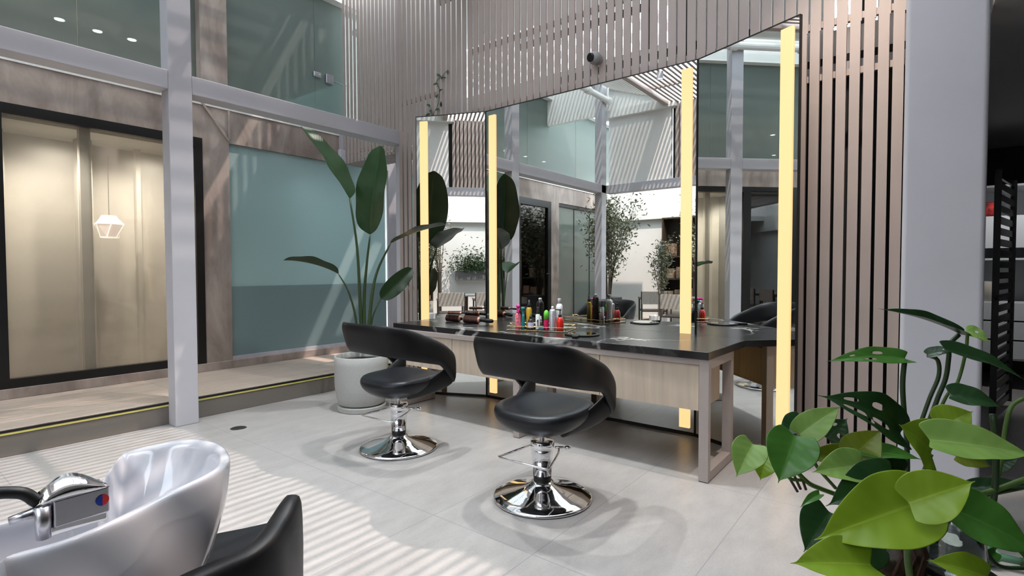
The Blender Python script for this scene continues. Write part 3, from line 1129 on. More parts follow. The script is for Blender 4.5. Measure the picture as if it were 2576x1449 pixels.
def place(o, parent):
    o.parent = parent
    o.matrix_parent_inverse = Matrix.Translation(-parent.location)
    return o


# ------------------------------------------------------------------ bird of paradise in grey pot
PC = Vector((2.845, 3.89, 0))
t = thing('potted_bird_of_paradise', 'tall bird-of-paradise plant in a round pale grey pot on a saucer', 'potted plant', PC)
MB().lathe([(0.165, 0.045), (0.195, 0.06), (0.214, 0.12), (0.226, 0.22), (0.229, 0.40), (0.228, 0.468), (0.222, 0.474), (0.214, 0.468), (0.212, 0.42)], n=48, cap=False).build('pot', M['pot'], t, smooth=True)
MB().lathe([(0.19, 0.0), (0.205, 0.004), (0.208, 0.04), (0.20, 0.045), (0.001, 0.046)], n=48).build('saucer', M['pot'], t, smooth=False)
MB().lathe([(0.213, 0.425), (0.12, 0.432), (0.001, 0.435)], n=32, cap=False).build('soil', M['soil'], t)
D0 = (R.transposed() @ (PC - Vector((0, 0, CAMH)))).z * -1


def bp(px, py, dd=0.0):
    return at_depth(px, py, D0 + dd)


CAMV = (Vector((0, 0, CAMH)) - PC)
CAMV.z = 0
CAMV.normalize()
SIDE = Vector((-CAMV.y, CAMV.x, 0))
stems = [
    [(912, 880, .02), (906, 760, .0), (898, 620, -.02), (880, 500, -.05)],
    [(918, 880, .0), (916, 760, .03), (922, 670, .0), (931, 590, -.03)],
    [(924, 880, -.02), (935, 750, -.02), (950, 680, .0), (982, 613, .02)],
    [(905, 880, -.02), (893, 790, -.06), (875, 730, -.1), (852, 690, -.14)],
    [(928, 880, .0), (932, 830, .02), (940, 790, .05), (958, 752, .1)],
]
stem_objs = []
sm = [0.012, 0.012, 0.012, 0.008, 0.008]
leaves_b = [
    # base, tip, width, normal, fold
    ((880, 500, -.05), (757, 318, -.10), 0.36, CAMV * 0.42 + SIDE * 0.75 + Vector((0, 0, .45)), 0.35, 0.04),
    ((931, 590, -.03), (958, 366, -.06), 0.40, Vector((-0.98, -0.05, 0.15)), 0.2, 0.03),
    ((982, 613, .02), (1122, 566, .22), 0.28, Vector((0.28, -0.10, 0.9)), 0.3, 0.06),
    ((852, 690, -.14), (713, 655, -.35), 0.24, Vector((0.1, 0, 1)), 0.45, 0.10),
    ((958, 752, .1), (1037, 675, .25), 0.17, CAMV * 0.35 + Vector((0.45, -0.3, 0.5)), 0.25, 0.05),
]
for sp_, r_ in zip(stems, sm):
    pts = smooth_path([bp(*q) for q in sp_], 5)
    n_ = len(pts)
    o = MB().tube(pts, [r_ * (1.5 - 0.9 * k / (n_ - 1)) for k in range(n_)], 10).build('stem', M['stem_dark'], None, smooth=True)
    place(o, t)
    stem_objs.append(o)
for so_, (b_, t_, w_, n_, f_, dr_) in zip(stem_objs, leaves_b):
    leaf('leaf', bp(*b_), bp(*t_), w_, n_, M['bop'], so_, 'paddle', f_, dr_, nl=22, nw=8, wave=0.05)

# ------------------------------------------------------------------ climbing vine on screen
t = thing('climbing_vine', 'thin climbing vine with few small leaves hanging on the slat screen', 'vine', (XS, 3.8, 2.7))
vp = [at_x(x, y, XS - 0.012) for x, y in ((1085, 296), (1102, 262), (1105, 225), (1098, 205), (1112, 192), (1126, 176))]
o = MB().tube(smooth_path(vp, 4), 0.0025, 6).build('stem', M['stem_dark'])
place(o, t)
vp2 = [at_x(x, y, XS - 0.012) for x, y in ((1052, 298), (1075, 293), (1085, 280), (1078, 262))]
o = MB().tube(smooth_path(vp2, 4), 0.0025, 6).build('stem', M['stem_dark'])
place(o, t)
for (x, y, dx, dy) in ((1098, 186, 14, 10), (1108, 198, 16, -2), (1103, 210, -14, 4), (1104, 232, 10, -8), (1103, 236, -6, 12), (1083, 268, -10, -6), (1080, 276, 8, 10), (1110, 270, 0, -16), (1106, 275, -12, 2), (1126, 176, 1, 12), (1070, 292, 14, -6)):
    leaf('leaf', at_x(x, y, XS - 0.012), at_x(x + dx, y + dy, XS - 0.025), 0.028, (-1, -0.3, 0.3), M['dark'], t, 'lance', 0.2, 0.1, 6, 4)

# ------------------------------------------------------------------ things on the desk top
ZT = 0.7452


def add_bottle(name, label, x, y, prof, body, cap_prof, cap, extra=None, zs=1.0, group='hair products on the tray', rz=0, labelmat=None, lab=None, n=24):
    t = thing(name, label, 'bottle', (x, y, ZT + 0.008), rz, group)
    MB().lathe(prof, n=n).build('bottle_body', body, t, smooth=True)
    if cap_prof:
        MB().lathe(cap_prof, n=n).build('cap', cap, t, smooth=True)
    if lab:
        r, z0, z1 = lab
        MB().lathe([(r, z0), (r, z1)], n=n, cap=False).build('label_band', labelmat, t, smooth=True)
    if extra:
        extra(t)
    t.scale = (1, 1, zs)
    return t


pink = mat('pink_plastic', (0.80, 0.03, 0.30), 0.3)
coral = mat('coral_pink_print', (0.85, 0.16, 0.20), 0.3, noise=0.6, scale=45)
teal = mat('teal_plastic', (0.01, 0.20, 0.22), 0.3)
whitep = mat('white_plastic', (0.80, 0.80, 0.80), 0.3)
amber = mat('amber_oil', (0.55, 0.33, 0.02), 0.15, coat=0.5)
red = mat('red_bottle', (0.62, 0.02, 0.012), 0.15, coat=0.5)
green = mat('lime_cap', (0.17, 0.62, 0.06), 0.35)
silver = mat('silver_can', (0.62, 0.64, 0.68), 0.28, 0.6, noise=0.12, scale=60)
brownb = mat('dark_brown_bottle', (0.03, 0.015, 0.012), 0.15, coat=0.5)
bluej = mat('blue_jar', (0.08, 0.22, 0.28), 0.2)
paper = mat('lilac_label', (0.62, 0.60, 0.78), 0.6)
clearb = mat('clear_bottle', (0.75, 0.75, 0.75), 0.08, trans=0.8)
greycap = mat('grey_cap', (0.45, 0.45, 0.45), 0.4)
blackp = M['rubber']

# tray
t = thing('glass_tray', 'oblong glass tray with thin brass gallery rail holding the bottles', 'tray', (3.41, 2.36, ZT), math.radians(16), None)
MB().box(-0.15, 0.15, -0.235, 0.235, 0.002, 0.007).build('tray_base', pane_mat('tray_glass', (0.55, 0.57, 0.55), 0.15), t)
rl = MB()
for z in (0.006, 0.034):
    rl.tube([(-0.15, -0.235, z), (0.15, -0.235, z), (0.15, 0.235, z), (-0.15, 0.235, z), (-0.15, -0.235, z)], 0.0022, 6)
for x, y in ((-.15, -.235), (.15, -.235), (.15, .235), (-.15, .235), (-.15, 0), (.15, 0)):
    rl.tube([(x, y, 0), (x, y, 0.036)], 0.0022, 6)
rl.build('rail', M['gold'], t)
for sg in (-1, 1):
    MB().tube([(-0.03, sg * 0.235, 0.034), (-0.03, sg * 0.262, 0.045), (0.03, sg * 0.262, 0.045), (0.03, sg * 0.235, 0.034)], 0.0035, 8).build('handle', M['gold'], t, smooth=True)


def trig(matl, z0, s=1.0):
    def f(t):
        g_ = MB()
        g_.tube([(0, 0, z0), (0, 0, z0 + 0.02 * s)], 0.008 * s, 10)
        g_.obox((0.012 * s, 0, z0 + 0.028 * s), (-0.035 * s, 0, z0 + 0.034 * s), 0.016 * s, 0.018 * s)
        g_.tube([(-0.012 * s, 0, z0 + 0.025 * s), (-0.030 * s, 0, z0 + 0.005 * s), (-0.030 * s, 0, z0 - 0.02 * s)], 0.0035 * s, 8)
        g_.ball((0.004, 0, z0 + 0.032 * s), 0.013 * s, 8)
        g_.build('trigger_sprayer', matl, t, smooth=True)
    return f


def pump(matl, z0, s=1.0, spout=0.03):
    def f(t):
        g_ = MB()
        g_.tube([(0, 0, z0), (0, 0, z0 + 0.028 * s)], 0.004 * s, 8)
        g_.tube([(0, 0, z0 + 0.028 * s), (0, 0, z0 + 0.038 * s)], 0.010 * s, 12)
        g_.tube([(0, 0, z0 + 0.034 * s), (-spout * 0.4 * s, spout * s, z0 + 0.034 * s)], 0.004 * s, 8)
        g_.build('pump', matl, t, smooth=True)
    return f


add_bottle('spray_bottle', 'pink patterned spray bottle with magenta trigger head, leftmost on tray', 3.245, 2.47, [(0.022, 0), (0.023, 0.01), (0.0225, 0.11), (0.017, 0.122), (0.012, 0.128)], coral,
           [(0.0125, 0.127), (0.0125, 0.142), (0.008, 0.145)], pink, trig(pink, 0.143, 1.15), rz=0.8)
add_bottle('spray_bottle', 'slim teal spray bottle with teal trigger beside the pink one', 3.265, 2.435, [(0.012, 0), (0.014, 0.01), (0.012, 0.10), (0.009, 0.12)], teal, [(0.0095, 0.119), (0.0095, 0.13)], teal, trig(teal, 0.128, 1.05), rz=-2.2)
add_bottle('pump_bottle', 'small dark brown pump bottle with lilac label at front of tray', 3.285, 2.378, [(0.021, 0), (0.022, 0.006), (0.022, 0.058), (0.016, 0.07), (0.010, 0.075)], brownb,
           [(0.0105, 0.074), (0.0105, 0.09), (0.005, 0.092), (0.005, 0.105)], blackp, None, labelmat=paper, lab=(0.0225, 0.014, 0.05), zs=1.15)


def one(t):
    g_ = MB()
    g_.obox((-0.0185, 0.0, 0.02), (-0.0185, 0.0, 0.062), 0.006, 0.002, (-1, 0, 0))
    g_.obox((-0.0185, 0.0, 0.060), (-0.0185, 0.008, 0.050), 0.004, 0.002, (-1, 0, 0))
    g_.build('numeral', blackp, t)


add_bottle('spray_bottle', 'white bottle printed with a black numeral 1 and black spray cap', 3.315, 2.332, [(0.0165, 0), (0.018, 0.006), (0.018, 0.085), (0.012, 0.095), (0.010, 0.097)], whitep,
           [(0.0145, 0.095), (0.0145, 0.103), (0.009, 0.112), (0.009, 0.128), (0.006, 0.135)], blackp, one, rz=0.62, zs=1.3)
add_bottle('oil_bottle', 'tall amber oil bottle with black spray cap at back of tray', 3.355, 2.445, [(0.021, 0), (0.022, 0.006), (0.022, 0.115), (0.016, 0.124), (0.011, 0.127)], amber,
           [(0.0135, 0.126), (0.0135, 0.142), (0.009, 0.146), (0.009, 0.17)], blackp, zs=1.32)
add_bottle('hairspray_can', 'tall black hairspray can standing behind the other bottles', 3.385, 2.36, [(0.027, 0), (0.028, 0.004), (0.028, 0.15), (0.024, 0.162), (0.014, 0.172)], mat('black_can', (0.012, 0.01, 0.01), 0.2, 0.3),
           [(0.0135, 0.170), (0.0135, 0.182), (0.012, 0.186)], silver, zs=1.29)
add_bottle('dropper_bottle', 'tiny clear dropper bottle with white top', 3.355, 2.332, [(0.012, 0), (0.012, 0.04), (0.008, 0.05)], clearb, [(0.008, 0.05), (0.007, 0.062), (0.004, 0.066), (0.004, 0.076)], whitep, zs=1.35)
add_bottle('deodorant_bottle', 'small pink bottle with domed lime green cap', 3.335, 2.268, [(0.017, 0), (0.0185, 0.008), (0.018, 0.06), (0.0185, 0.065)], mat('hot_pink', (0.70, 0.02, 0.12), 0.25),
           [(0.020, 0.064), (0.020, 0.095), (0.016, 0.107), (0.008, 0.114), (0.001, 0.1155)], green, zs=1.33)
add_bottle('jar', 'small blue glass jar at the front of tray', 3.30, 2.290, [(0.020, 0), (0.023, 0.008), (0.023, 0.024), (0.018, 0.028)], bluej, [(0.0195, 0.026), (0.0195, 0.034), (0.001, 0.035)], clearb)
add_bottle('hairspray_can', 'silver spray can with white nozzle between green cap and red bottle', 3.345, 2.219, [(0.0235, 0), (0.024, 0.004), (0.024, 0.108), (0.020, 0.118), (0.013, 0.121)], silver,
           [(0.009, 0.12), (0.009, 0.132), (0.007, 0.137), (0.001, 0.138)], whitep, zs=1.33)
add_bottle('shampoo_bottle', 'white shampoo bottle with grey cap near the mirror', 3.42, 2.205, [(0.024, 0), (0.026, 0.01), (0.022, 0.06), (0.024, 0.09), (0.027, 0.12), (0.024, 0.14), (0.014, 0.15)], whitep,
           [(0.013, 0.149), (0.014, 0.178), (0.012, 0.18)], greycap, zs=1.33)
add_bottle('pump_bottle', 'translucent red pump bottle with black pump at the right end', 3.358, 2.160, [(0.026, 0), (0.0275, 0.006), (0.0275, 0.062), (0.022, 0.082), (0.012, 0.093)], red,
           [(0.0125, 0.092), (0.0125, 0.108), (0.006, 0.110)], blackp, pump(blackp, 0.108, 0.95, 0.035), zs=1.13)

# hand mirror
t = thing('hand_mirror', 'round black hand mirror lying flat beside the tray', 'hand mirror', (3.29, 1.93, ZT), math.radians(195))
MB().lathe([(0.118, 0.0), (0.124, 0.003), (0.124, 0.008), (0.118, 0.011), (0.105, 0.012), (0.001, 0.012)], n=48).build('mirror_body', M['leather'], t, smooth=False)
MB().box(0.115, 0.20, -0.018, 0.018, 0.0, 0.016).build('handle', M['leather'], t, bevel=0.005)
MB().lathe([(0.100, 0.0122), (0.001, 0.0125)], n=40).build('mirror_glass', M['mirror'], t)

# hairbrushes
bristle = mat('bristle_brown', (0.05, 0.018, 0.012), 0.6, noise=0.7, scale=90)
barrel = mat('pink_gold_barrel', (0.70, 0.36, 0.26), 0.35, 0.3)


def brush(label, p, q, r):
    p, q = Vector(p), Vector(q)
    t = thing('round_hairbrush', label, 'hairbrush', p, 0, 'round hairbrushes on the desk top')
    d = q - p
    m4 = d.to_track_quat('Z', 'Y').to_matrix().to_4x4()
    L = d.length
    bl = L * 0.52
    MB().lathe([(r * 0.75, 0), (r * 0.78, 0.004), (r * 0.78, bl), (r * .5, bl + 0.008)], n=24, m=m4).build('barrel', barrel, t, smooth=True)
    b_ = MB()
    for k in range(14):
        z = 0.010 + (bl - 0.02) * k / 13
        b_.lathe([(r * 0.74, z - 0.004), (r * 1.0, z - 0.0018), (r * 1.0, z + 0.0018), (r * 0.74, z + 0.004)], n=24, m=m4, cap=False)
    b_.build('bristles', bristle, t)
    MB().lathe([(r * 0.4, bl), (r * 0.38, bl + 0.03), (r * 0.55, bl + 0.07), (r * 0.5, L - 0.01), (r * 0.2, L)], n=20, m=m4).build('handle', M['leather'], t, smooth=True)


brush('large round hairbrush with pink barrel, nearest on the desk top', (3.42, 3.20, ZT + 0.0385), (3.50, 2.93, ZT + 0.0265), 0.034)
brush('round hairbrush with pink end lying behind the largest', (3.46, 3.46, ZT + 0.033), (3.54, 3.20, ZT + 0.024), 0.031)
brush('slim round hairbrush resting on top of the two bigger ones', (3.44, 3.42, ZT + 0.083), (3.50, 3.16, ZT + 0.083), 0.016)

# ------------------------------------------------------------------ lamp seen in left room
t = thing('pendant_lamp', 'glowing faceted geometric lamp behind the left window', 'lamp', at_y(275, 572, 6.40))
bm = MB()
k = [Vector((math.cos(a) * r, math.sin(a) * r, z)) for (r, z, n0) in ((0.06, 0.11, 0), (0.125, 0.03, 0.4), (0.075, -0.10, 0)) for a in [n0 + 2 * math.pi * i / 6 for i in range(6)]]
bm.grid([k[0:6], k[6:12], k[12:18]], close_v=True, cap=True)
bm.build('shade', mat('lamp_paper', (0.9, 0.8, 0.78), 0.6, emit=(1.0, 0.80, 0.74), es=1.25), t)
e_ = MB()
for r0 in (0, 6, 12):
    for i in range(6):
        e_.tube([k[r0 + i], k[r0 + (i + 1) % 6]], 0.005, 5)
for i in range(6):
    e_.tube([k[i], k[6 + i]], 0.005, 5).tube([k[6 + i], k[12 + i]], 0.005, 5)
e_.build('edge_frame', mat('lamp_edges', (1, 1, 1), 0.6, emit=(1, 0.97, 0.92), es=2.4), t)
MB().tube([(0, 0, 0.11), (0, 0, 0.70)], 0.003, 6).build('cord', M['black'], t)

# ------------------------------------------------------------------ shampoo basin
ZB = 0.72
rim_px = [(0, 1412, .0), (150, 1372, .0), (300, 1312, .0), (450, 1237, .005), (535, 1195, .01), (572, 1168, .015), (580, 1145, .018), (560, 1118, .02), (510, 1105, .02), (450, 1106, .015), (395, 1117, .01), (345, 1128, .0), (310, 1142, -.01), (275, 1185, -.012), (235, 1240, -.015), (175, 1278, -.015), (90, 1292, -.015)]
rim = [at_z(x, y, ZB + dz) for x, y, dz in rim_px]
a0, a1 = rim[-1], rim[0]
rim += [Vector((0.03, 1.40, ZB - .015)), Vector((-0.06, 1.33, ZB - .01)), Vector((-0.08, 1.20, ZB - 0.01)), Vector((-0.02, 1.10, ZB - .005)), Vector((0.08, 1.09, ZB))]
rs = smooth_path(rim + [rim[0]], 4)[:-1]
cen = sum(rs, Vector()) / len(rs)
cen.z = 0
t = thing('shampoo_basin', 'white ceramic shampoo basin with chrome mixer at lower left', 'basin', (cen.x, cen.y, 0))


def ring(scale, z, shift=(0, 0), flat=0.0):
    out = []
    for p in rs:
        d = Vector((p.x - cen.x, p.y - cen.y, 0))
        zz = p.z + z if flat == 0 else (p.z * (1 - flat) + ZB * flat) + z
        out.append(Vector((d.x * scale + shift[0], d.y * scale + shift[1], zz)))
    return out


def ringo(off, z, flat=0.0, shift=(0, 0), sc=1.0):
    out = []
    for p in rs:
        d = Vector((p.x - cen.x, p.y - cen.y, 0))
        L = d.length
        q = d * ((L + off) / L) * sc
        zz = (p.z * (1 - flat) + ZB * flat) + z
        out.append(Vector((q.x + shift[0], q.y + shift[1], zz)))
    return out


rows = [ring(0.02, -0.24, flat=1), ring(0.30, -0.235, flat=1), ring(0.50, -0.20, flat=.9), ring(0.66, -0.13, flat=.6), ringo(-0.050, -0.05, .2), ringo(-0.034, -0.012), ringo(-0.026, -0.002), ringo(-0.014, 0.004), ringo(-0.003, 0.0), ringo(0.0, -0.010), ringo(-0.002, -0.03),
        ringo(-0.008, -0.09, .3), ring(0.90, -0.18, (-0.01, 0.0), .6), ring(0.74, -0.32, (-0.03, 0.0), 1), ring(0.55, -0.46, (-0.05, 0.0), 1), ring(0.45, -0.58, (-0.06, 0), 1), ring(0.44, -0.72, (-0.06, 0), 1)]
MB().grid(rows, close_v=True, cap=True).build('bowl', M['ceramic'], t, smooth=True, sub=1)
# mixer tap on the near rim
fa = thing('basin_mixer', 'chrome basin mixer with red and blue dot mounted on the basin rim', 'tap', (0, 0, 0))
fp0, fp1 = at_z(130, 1345, 0.730), at_z(278, 1298, 0.730)
fl = [fp0, fp1]
ax = (fp1 - fp0)
ax.z = 0
LL = ax.length
ax.normalize()
nn = Vector((ax.y, -ax.x, 0))
if nn.dot(Vector((0.5, -0.9, 0))) < 0:
    nn = -nn
fm = Matrix((ax, -nn, Vector((0, 0, 1)))).transposed().to_4x4()
fm.translation = fp0 - Vector((0, 0, 0.0))
fa.location = fp0
fm0 = fm.copy()
fm0.translation = Vector((0, 0, 0))
MB().box(0.004, LL, 0.0, 0.052, 0.008, 0.060, fm0).build('body', M['brushed'], fa, bevel=0.004)
MB().box(0.0, LL - 0.004, 0.004, 0.048, -0.006, 0.010, fm0).build('base_plate', M['chrome'], fa, bevel=0.002)
# arched lever on top
rows = []
for i in range(13):
    u = i / 12
    x = -0.012 + (LL + 0.012) * u
    h = 0.060 + 0.036 * math.sin(math.pi * min(1, u * 1.02) ** 0.8) * 1.0
    rows.append([fm0 @ Vector((x, 0.0, 0.058)), fm0 @ Vector((x, 0.0, 0.060 + (h - 0.06) * 0.35)), fm0 @ Vector((x, 0.026, h)), fm0 @ Vector((x, 0.052, 0.060 + (h - 0.06) * 0.5)), fm0 @ Vector((x, 0.052, 0.058))])
MB().grid(rows, close_v=True, cap=True).build('lever', M['chrome'], fa, smooth=True)
dm = fm0 @ Matrix.Translation((LL * 0.86, -0.0005, 0.036)) @ Matrix.Rotation(math.pi / 2, 4, 'X')
hb = MB()
for (a, b2, nm, mc) in ((math.pi / 2, 1.5 * math.pi, 'cold_mark', mat('cold_blue', (0.01, 0.03, 0.22), 0.3)), (-math.pi / 2, math.pi / 2, 'hot_mark', mat('hot_red', (0.45, 0.02, 0.02), 0.3))):
    g_ = MB()
    c0 = [Vector((0, 0, 0.001))] + [Vector((0.0105 * math.cos(a + (b2 - a) * i / 12), 0.0105 * math.sin(a + (b2 - a) * i / 12), 0.001)) for i in range(13)]
    vs = [g_.b.verts.new(dm @ v) for v in c0]
    g_.b.faces.new(vs)
    g_.build(nm, mc, fa, solid=0.0006)
MB().tube([fm0 @ Vector(v) for v in ((-0.008, 0.012, -0.006), (-0.008, 0.012, 0.052))], 0.012, 16).tube([fm0 @ Vector(v) for v in ((-0.012, 0.02, 0.042), (-0.05, 0.03, 0.036))], [0.010, 0.007], 12).build('spout', M['brushed'], fa, smooth=True)
hp = [fm0 @ Vector((-0.01, 0.03, 0.055)), fm0 @ Vector((-0.035, 0.035, 0.080)), fm0 @ Vector((-0.09, 0.04, 0.088)), fm0 @ Vector((-0.15, 0.045, 0.055)), fm0 @ Vector((-0.19, 0.05, 0.0))]
MB().tube(smooth_path(hp, 6), 0.0105, 12).build('hose', M['rubber'], fa, smooth=True)

# shampoo chair next to basin
t = thing('shampoo_chair', 'black leather shampoo chair with high curved arm beside the basin', 'salon chair', (0.6, 1.15, 0))
apx = [(738, 1238, .600), (722, 1262, .598), (700, 1300, .585), (668, 1345, .575), (615, 1385, .568), (545, 1415, .562), (460, 1452, .558), (380, 1500, .555)]
ac = [at_z(x, y, z) - Vector((0.6, 1.15, 0)) for x, y, z in apx]
ac = smooth_path(ac, 4)
rows = []
for i, p in enumerate(ac):
    tt = (ac[min(i + 1, len(ac) - 1)] - ac[max(i - 1, 0)])
    tt.z = 0
    tt.normalize()
    sdv = Vector((tt.y, -tt.x, 0))
    if sdv.dot(Vector((0.6, -0.78, 0))) < 0:
        sdv = -sdv
    w = 0.024 + 0.006 * min(1, i / 8)
    z0 = 0.20
    rows.append([p + sdv * w + Vector((0, 0, z0 - p.z)), p + sdv * (w + 0.004) + Vector((0, 0, -0.10)), p + sdv * w + Vector((0, 0, -0.008)), p + sdv * (w * .6), p - sdv * (w * .6), p - sdv * w + Vector((0, 0, -0.008)), p - sdv * w + Vector((0, 0, -0.2)), p - sdv * w + Vector((0, 0, z0 - p.z))])
MB().grid(rows, close_v=True, cap=True).build('arm', M['leather'], t, smooth=True, sub=1)
sq = [at_z(x, y, 0.455) - Vector((0.6, 1.15, 0)) for x, y in ((525, 1342), (610, 1326), (704, 1305), (668, 1352), (600, 1405), (530, 1449), (500, 1420))]
MB().prism([(v.x, v.y) for v in sq], 0.36, 0.455).build('seat', M['leather_gloss'], t, bevel=0.012)
MB().prism([(v.x * 0.8, v.y * 0.8) for v in sq], 0.03, 0.36).build('base', M['leather'], t, bevel=0.01)

# ------------------------------------------------------------------ foreground plants in glass vase
vb = at_z(2385, 1440, 0.66)
sb = at_z(2325, 1440, 0.66)
ps = thing('plant_stand', 'dark round plant stand under the glass vase at lower right', 'plant stand', (sb.x, sb.y, 0))
MB().lathe([(0.122, 0.635), (0.126, 0.64), (0.126, 0.655), (0.122, 0.66), (0.001, 0.66)], n=48).build('top', M['leather'], ps)
MB().lathe([(0.02, 0.03), (0.018, 0.635)], n=16).build('leg', M['rubber'], ps)
MB().lathe([(0.13, 0.0), (0.13, 0.012), (0.03, 0.03)], n=32).build('foot', M['rubber'], ps)
VC = Vector((vb.x, vb.y, 0.661))
va = thing('glass_vase', 'clear tapered glass vase of water holding plant cuttings at right', 'vase', VC)
gl = mat('vase_glass', (0.92, 0.96, 0.94), 0.02, trans=1.0, ior=1.45)
MB().lathe([(0.050, 0.0), (0.056, 0.004), (0.055, 0.03), (0.048, 0.09), (0.038, 0.125), (0.036, 0.14), (0.034, 0.14), (0.036, 0.124), (0.046, 0.09), (0.052, 0.03), (0.050, 0.007), (0.001, 0.006)], n=40, cap=False).build('vase_glass', gl, va, smooth=True)
MB().lathe([(0.001, 0.0075), (0.049, 0.0085), (0.051, 0.03), (0.0452, 0.088), (0.001, 0.088)], n=40, cap=False).build('water', mat('water', (0.80, 0.88, 0.86), 0.0, trans=1.0, ior=1.33), va, smooth=True)
jr = at_z(2262, 1440, 0.66)
ja = thing('root_jar', 'dark glass jar full of brown roots behind the big lime leaf', 'vase', (VC.x - 0.0, VC.y, 0.661))
ja.location = Vector((jr.x, jr.y, 0.661))
MB().lathe([(0.036, 0.0), (0.040, 0.004), (0.042, 0.06), (0.038, 0.10), (0.034, 0.11), (0.032, 0.11), (0.001, 0.10)], n=32).build('jar', mat('brown_bark', (0.055, 0.038, 0.02), 0.25, noise=0.8, scale=30, coat=0.6), ja, smooth=True)
rt = MB()
random.seed(3)
for i in range(16):
    a = random.uniform(0, 6.28)
    rt.tube([(0.041 * math.cos(a), 0.041 * math.sin(a), 0.01), (0.0425 * math.cos(a + .3), 0.0425 * math.sin(a + .3), 0.05), (0.037 * math.cos(a - .1), 0.037 * math.sin(a - .1), 0.10)], 0.0022, 5)
rt.build('roots', M['root'], ja)


def cp(x, y):
    return 1780 + 0.5032 * x, 720 + 0.5032 * y


po = thing('pothos_cutting', 'lime green heart-leaved pothos cutting spreading at lower right', 'plant', (VC.x, VC.y, 0.80))
mo = thing('monstera_cutting', 'dark green monstera cutting with holes in its leaves above the pothos', 'plant', (VC.x + 0.01, VC.y + 0.01, 0.80))
WPX = 0.5032
CX = R.transposed()


def camdir(x, y, z):
    """direction given as right, up, towards camera"""
    return R @ Vector((x, y, z))


# base(crop), tip(crop), width(crop px), depth, material, normal(right,up,toward), plant, shape, fold, droop
PL = [
    ((228, 790), (142, 955), 140, .92, 'light', (-.35, .35, .85), po, .35, .10),
    ((300, 850), (262, 972), 105, .94, 'lime', (-.5, .1, .85), po, .3, .05),
    ((438, 748), (352, 985), 200, .90, 'mid', (-.25, .45, .85), po, .35, .08),
    ((470, 668), (358, 748), 95, .98, 'dark', (-.2, .6, .7), mo, .2, .06),
    ((462, 742), (670, 598), 120, .92, 'light', (-.35, .45, .8), po, .3, .08),
    ((960, 735), (548, 545), 190, .93, 'dark', (-.15, .55, .8), mo, .3, .22),
    ((985, 362), (590, 378), 92, .97, 'mid', (-.1, .75, .65), mo, .25, .10),
    ((1258, 240), (852, 112), 90, 1.0, 'dark', (-.1, .8, .45), mo, .6, .06),
    ((1290, 222), (1412, 285), 75, 1.0, 'light', (.1, .6, .75), po, .3, .10),
    ((1190, 322), (1590, 470), 110, .95, 'dark', (.0, .8, .5), mo, .4, .08),
    ((1100, 345), (1240, 318), 60, .98, 'dark', (0, .8, .6), mo, .3, .1),
    ((725, 850), (870, 715), 150, .90, 'olive', (-.4, .3, .85), po, .35, .10),
    ((760, 830), (1075, 868), 95, .89, 'mid', (0, .85, .5), po, .4, .08),
    ((1115, 830), (955, 690), 215, .87, 'lime', (-.1, .55, .85), po, .25, .05),
    ((1170, 700), (1328, 625), 150, .90, 'lime', (.1, .6, .8), po, .3, .08),
    ((1210, 545), (1472, 608), 115, .86, 'dark', (.1, .7, .65), mo, .3, .12),
    ((1110, 770), (1640, 850), 190, .82, 'light', (.1, .75, .65), po, .35, .04),
    ((770, 900), (520, 930), 150, .85, 'light', (-.2, .6, .75), po, .35, .06),
    ((770, 870), (445, 845), 110, .93, 'olive', (-.1, .6, .7), po, .3, .06),
    ((930, 960), (590, 1100), 190, .83, 'dark', (-.25, .65, .75), po, .3, .10),
    ((1048, 1085), (530, 1270), 300, .78, 'lime', (-.1, .60, .85), po, .40, .08),
    ((1005, 1085), (1338, 975), 210, .76, 'lime', (.05, .60, .85), po, .35, .05),
    ((815, 1395), (412, 1385), 210, .74, 'lime', (-.1, .80, .65), po, .35, .04),
    ((560, 1040), (460, 1108), 40, .88, 'mid', (-.3, .7, .6), po, .4, .1),
    ((610, 1130), (480, 1330), 170, .90, 'dark', (-.5, .3, .8), mo, .2, .05),
    ((1400, 1460), (1095, 1370), 140, .72, 'lime', (0, .7, .75), po, .3, .08),
    ((1210, 1110), (1650, 1330), 225, .76, 'mid', (.2, .55, .85), po, .35, .06),
    ((1320, 1010), (1640, 1000), 80, .86, 'dark', (0, .8, .5), mo, .3, .05),
    ((980, 930), (830, 860), 110, .92, 'dark', (-.2, .5, .8), mo, .3, .05),
    ((1240, 850), (1420, 905), 80, .90, 'olive', (0, .6, .8), po, .3, .05),
    ((600, 760), (700, 660), 120, .97, 'dark', (-.2, .5, .8), mo, .3, .05),
    ((830, 1290), (660, 1420), 150, .82, 'dark', (-.2, .5, .8), po, .3, .05),
    ((1560, 1250), (1650, 1449), 160, .80, 'mid', (.2, .5, .8), po, .3, .05),
    ((1400, 1180), (1440, 1330), 80, .97, 'mid', (0.2, .3, .8), po, .3, .05),
    ((1440, 1330), (1330, 1400), 50, 1.0, 'mid', (0.2, .5, .8), po, .3, .05),
    ((880, 1010), (1020, 960), 90, .88, 'dark', (0, .5, .8), mo, .3, .05),
    ((1420, 900), (1560, 860), 70, .95, 'dark', (0, .5, .8), mo, .3, .05),
]
HOLES = {5: [(4, 2), (5, 2), (6, 2), (8, 2), (9, 2), (10, 2), (5, 5), (6, 5), (9, 5), (10, 5), (7, 1)], 6: [(6, 2), (7, 2), (9, 5), (4, 5), (5, 5)], 10: [(5, 5), (6, 5), (8, 2)], 8: [(4, 2), (5, 2), (7, 5)], 30: [(4, 5), (5, 5), (7, 2), (8, 2)]}
